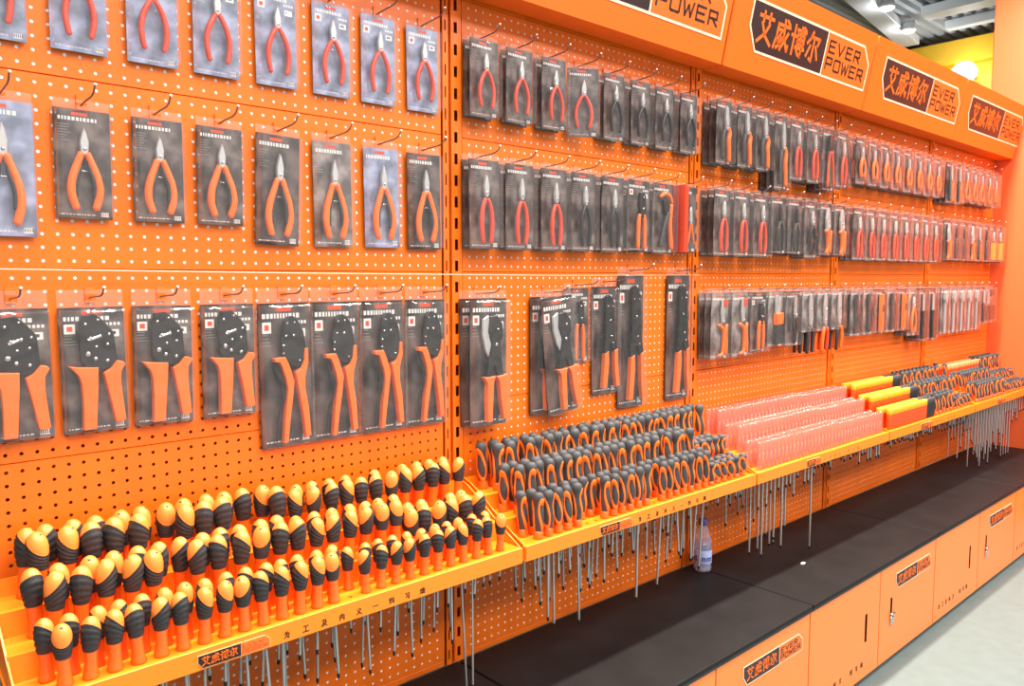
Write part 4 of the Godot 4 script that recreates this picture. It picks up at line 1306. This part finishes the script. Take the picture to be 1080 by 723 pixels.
func pack_proto(k: Dictionary) -> Node3D:
	# origin: middle of the card's upper edge, in the card's plane
	var t := Node3D.new()
	var w: float = k.w
	var h: float = k.h
	var st := start()
	uv_quad(st, Vector3(-w / 2, 0, 0), Vector3(w / 2, 0, 0), Vector3(w / 2, -h, 0), Vector3(-w / 2, -h, 0))
	st.generate_normals()
	var face := part("printed_face", st.commit(), mats[k.card], null_parent(t))
	face.position.z = 0.0006
	part("backing_card", box_mesh(Vector3(w, h, 0.001), 0.0, Vector3(0, -h / 2, 0)), mats.card_edge, t)
	# clear front shell
	var dz := 0.0245
	var iw := w / 2 - 0.0015
	var y0 := -0.004
	var y1 := -h + 0.004
	st = start()
	var b := 0.004
	var f := [Vector3(-iw + b, y0 - b, dz), Vector3(iw - b, y0 - b, dz), Vector3(iw - b, y1 + b, dz), Vector3(-iw + b, y1 + b, dz)]
	var g := [Vector3(-iw, y0, dz - b), Vector3(iw, y0, dz - b), Vector3(iw, y1, dz - b), Vector3(-iw, y1, dz - b)]
	var r := [Vector3(-iw, y0, 0.0012), Vector3(iw, y0, 0.0012), Vector3(iw, y1, 0.0012), Vector3(-iw, y1, 0.0012)]
	quad(st, f[0], f[1], f[2], f[3])
	for i in 4:
		var j := (i + 1) % 4
		quad(st, f[i], g[i], g[j], f[j])
		quad(st, g[i], r[i], r[j], g[j])
	part("clear_shell", done(st), mats.blister, t)
	# clear hanging tab above the card with a slot cut in it
	var hd: float = k.hdr
	st = start()
	rect(st, -w / 2, 0.0, -0.009, hd, 0.0)
	rect(st, 0.009, 0.0, w / 2, hd, 0.0)
	rect(st, -0.009, 0.0, 0.009, hd * 0.4, 0.0)
	rect(st, -0.009, hd * 0.75, 0.009, hd, 0.0)
	part("hang_tab", done(st), mats.hang_tab, t)
	for p in k.parts:
		match p[1]:
			"p":
				var poly := PackedVector2Array()
				var a: Array = p[5]
				for i in range(0, a.size(), 2):
					poly.append(Vector2((a[i] - 0.5) * w, -a[i + 1] * h))
				st = start()
				plate(st, poly, p[3], p[4], 0.0013)
				part(p[0], done(st), mats[p[2]], t)
			"t":
				var pts := []
				for q in p[3]:
					pts.append(Vector3((q[0] - 0.5) * w, -q[1] * h, 0.0105))
				var line := smooth_line(pts, 4)
				var rad := []
				for i in line.size():
					var fi := float(i) / 4.0
					var i0 := mini(int(fi), p[3].size() - 1)
					var i1 := mini(i0 + 1, p[3].size() - 1)
					rad.append(lerpf(p[3][i0][2], p[3][i1][2], fi - i0) * 0.001)
				st = start()
				tube(st, line, rad, 10, 1.0)
				part(p[0], done(st), mats[p[2]], t)
			"r":
				var pts2 := []
				for q in p[3]:
					pts2.append(Vector3((q[0] - 0.5) * w, -q[1] * h, 0.0105))
				var line2 := smooth_line(pts2, 5)
				st = start()
				for i in range(1, line2.size() - 1):
					var d: Vector3 = (line2[i + 1] - line2[i - 1]).normalized()
					var n := Vector3(-d.y, d.x, 0)
					tube(st, [line2[i] - n * 0.0052, line2[i] + n * 0.0052], [0.0011, 0.0011], 5)
				part(p[0], done(st), mats[p[2]], t)
			"b":
				for q in p[3]:
					var rr: float = q[2] * 0.001
					var key := "rivet%.4f" % rr
					if not meshes.has(key):
						meshes[key] = lathe_mesh([Vector2(rr, 0), Vector2(rr, 0.0012), Vector2(rr * 0.7, 0.0022), Vector2(0, 0.0024)], 10)
					var o := part(p[0], meshes[key], mats[p[2]], t)
					o.position = Vector3((q[0] - 0.5) * w, -q[1] * h, p[4])
					o.rotation.x = PI / 2
	return t


func null_parent(t: Node3D) -> Node3D:
	return t


func build_packs() -> void:
	var ks := kinds()
	var protos := {}
	var rows := ["top", "middle", "bottom"]
	var where := ["over yellow-capped screwdrivers", "over black-orange screwdrivers", "over pink screwdrivers", "over yellow-topped screwdrivers", "beside end wall"]
	var ords := ["first", "second", "third", "fourth", "fifth", "sixth", "seventh", "eighth"]
	var top_y := [0.563, 0.283, -0.051]
	# what hangs where: for every bay, three rows of eight hooks; "-" is an empty hook, "a+b" is b hung in front of a
	var plan := [
		["dipped_red dipped_red dipped_red dipped_red dipped_red dipped_red dipped_red dipped_red", "comfort_blue comfort comfort comfort comfort_long comfort_silver comfort_blue comfort_long", "crimper crimper crimper crimper ratchet ratchet ratchet ratchet"],
		["dipped_orange dipped_orange dipped_orange dipped_orange dipped_black dipped_black dipped_black dipped_black", "long_red+long_red long_red long_red long_black long_black stripper bent_cutter boxed", "cutter+cutter - cutter+cutter stripper lineman lineman_tall - lineman_tall"],
		["snips snips snips snips_long long_red long_red green_inner long_red", "long_red long_red long_red dark_bundle dark_bundle long_black aviation aviation", "shears shears stripper brush hinged open_black open_orange open_mixed"],
		["small_orange small_orange small_orange small_orange small_orange small_orange small_orange small_orange", "long_red long_red long_red long_red long_red long_red long_red long_red", "knife knife knife_orange knife knife_orange comfort_silver black_long black_long"],
		["snips snips comfort comfort comfort comfort small_orange -", "aviation dark_bundle dark_bundle aviation snips dark_bundle yellow_handled yellow_handled", "wrench wrench wrench wrench wrench hinged black_box -"],
	]
	# hook: wire out of the board with an upturned tip and a white end bead
	var hs := start()
	tube(hs, [Vector3(0, 0, 0.002), Vector3(0, 0.002, 0.03), Vector3(0, 0.004, 0.07), Vector3(0, 0.008, 0.083), Vector3(0, 0.017, 0.092)], [0.0017, 0.0017, 0.0017, 0.0017, 0.0017], 6)
	var hook_wire := done(hs)
	hs = start()
	box(hs, Vector3(0, 0.004, 0.002), Vector3(0.016, 0.026, 0.004), 0.001)
	var hook_plate := done(hs)
	var bead := lathe_mesh([Vector2(0, -0.0026), Vector2(0.0024, -0.001), Vector2(0.0024, 0.001), Vector2(0, 0.0026)], 8)
	for b in 5:
		for r in 3:
			var list: PackedStringArray = plan[b][r].split(" ")
			for c in list.size():
				if list[c] == "-":
					continue
				var x := (b - 1) * BAY + 0.062 + 0.1178 * c
				if b == 1:
					x = 0.062 + 0.118 * c
				if b == 4:
					x = (b - 1) * BAY + 0.062 + 0.112 * c
				var y: float = EYE + top_y[r]
				var stack := Array(list[c].split("+"))
				if stack.size() == 1:
					if b >= 2:
						stack = [stack[0], stack[0], stack[0]]
					elif b == 1 and r < 2 and not (r == 0 and c == 3):
						stack = [stack[0], stack[0]]
				var hdr := 0.0
				for s in stack.size():
					var kn: String = stack[s]
					if not protos.has(kn):
						protos[kn] = pack_proto(ks[kn])
					var k: Dictionary = ks[kn]
					var yy := y
					if b == 1 and r == 2:
						yy += {"cutter": 0.0, "stripper": 0.022, "lineman": 0.025, "lineman_tall": 0.058}[kn]
					hdr = k.hdr
					var z := 0.008 + s * 0.0262
					var label: String = "%s, %s row %s" % [k.look, rows[r], where[b]]
					if stack.size() > 1:
						label += ", " + (["rear", "front"] if stack.size() == 2 else ["rear", "middle", "front"])[s]
					var longer: String = label + ", %s right of upright" % ords[c]
					if longer.split(" ").size() <= 16:
						label = longer
					var o := copy(protos[kn], k.called, Vector3(x + (s * 0.012 if b == 1 and r == 2 else rng.randf_range(-0.003, 0.003)), yy, z), label, k.cat, "%s in the %s row %s" % [k.called.replace("_", " "), rows[r], where[b]])
					o.rotation.z = rng.randf_range(-0.012, 0.012)
					if kn == "comfort_long" and c == 4 and b == 0:
						o.rotation.z = -0.035
					if b == 1 and r == 2 and s == 1 and c == 2:
						o.rotation.z = 0.10
					if b >= 2:
						o.rotation.z = rng.randf_range(-0.02, 0.02)
					if b == 1 and r == 0 and c == 3:
						o.rotation.y = -0.5
						o.position += Vector3(-0.01, -0.006, 0.03)
					y = yy
				var hk := thing("peg_hook", "wire hook with white bead, %s row %s, %s right of upright" % [rows[r], where[b], ords[c]], "hook", Vector3(x, y + hdr * 0.55, 0), "wire hooks in the %s row %s" % [rows[r], where[b]])
				part("wire", hook_wire, mats.wire_grey, hk)
				part("back_plate", hook_plate, mats.orange_paint, hk)
				part("end_bead", bead, mats.paper, hk, Vector3(0, 0.0185, 0.0935))
	# two packs turned edge-on between others, and the boxed pliers by the upright
	for k in protos:
		protos[k].free()


# ------------------------------------------------------------------ bottle, scrap, cord
func build_small_things() -> void:
	var t := thing("water_bottle", "small clear plastic water bottle with purple cap and blue label", "bottle", Vector3(0.975, EYE - 0.963 + 0.0005, 0.062))
	var s := 0.029
	part("bottle_body", lathe_mesh([Vector2(0, 0.003), Vector2(s * 0.7, 0.0), Vector2(s * 0.95, 0.004), Vector2(s, 0.012), Vector2(s * 0.96, 0.024), Vector2(s, 0.03), Vector2(s, 0.075), Vector2(s * 0.95, 0.082), Vector2(s * 1.0, 0.09), Vector2(s * 0.9, 0.112), Vector2(s * 0.66, 0.136), Vector2(s * 0.46, 0.15), Vector2(s * 0.43, 0.16)], 24), mats.bottle_clear, t)
	part("water", lathe_mesh([Vector2(0, 0.005), Vector2(s * 0.86, 0.006), Vector2(s * 0.93, 0.014), Vector2(s * 0.93, 0.08), Vector2(s * 0.9, 0.1), Vector2(0, 0.1)], 20), mats.bottle_water, t)
	part("screw_cap", lathe_mesh([Vector2(s * 0.5, 0.154), Vector2(s * 0.52, 0.155), Vector2(s * 0.52, 0.172), Vector2(s * 0.46, 0.1745), Vector2(0, 0.175)], 20), mats.bottle_cap, t)
	var lab := part("paper_label", lathe_mesh([Vector2(s * 1.0, 0.03), Vector2(s * 1.022, 0.031), Vector2(s * 1.022, 0.073), Vector2(s * 1.0, 0.074)], 28), mats.bottle_label, t)
	var tm := TextMesh.new()
	var f := SystemFont.new()
	f.font_names = PackedStringArray(["Droid Sans"])
	f.font_weight = 700
	tm.font = f
	tm.text = "danm"
	tm.font_size = 32
	tm.pixel_size = 0.00078
	tm.depth = 0.0006
	var arr := tm.get_mesh_arrays()
	var vs: PackedVector3Array = arr[Mesh.ARRAY_VERTEX]
	var st := start()
	var idx: PackedInt32Array = arr[Mesh.ARRAY_INDEX]
	var turn := deg_to_rad(-55)
	for i in idx:
		var v := vs[i]
		var a := v.x / (s * 1.02) + turn
		var r := s * 1.028 + v.z
		st.add_vertex(Vector3(r * sin(a), 0.047 + v.y, r * cos(a)))
	part("label_lettering", done(st), mats.bottle_print, lab)

	st = start()
	plate(st, pv([0, 0, 0.018, 0.003, 0.022, 0.011, 0.01, 0.014, -0.003, 0.008]), 0.0, 0.0016)
	var p := part("paper_scrap", done(st), mats.paper, self, Vector3(1.27, EYE - 0.963 + 0.0004, 0.262))
	p.rotation.x = -PI / 2
	tag(p, "tiny torn scrap of white paper lying on the black worktop", "paper")

	st = start()
	tube(st, [Vector3(-1.2, 0.016, 0.03), Vector3(-0.4, 0.009, 0.034), Vector3(0.3, 0.006, 0.036), Vector3(0.98, 0.008, 0.03)], [0.0011, 0.0011, 0.0011, 0.0011], 5)
	var c := part("nylon_cord", done(st), mats.nylon, self, Vector3(0, EYE, 0))
	tag(c, "thin pale nylon cord stretched along the pegboards at eye level", "cord")
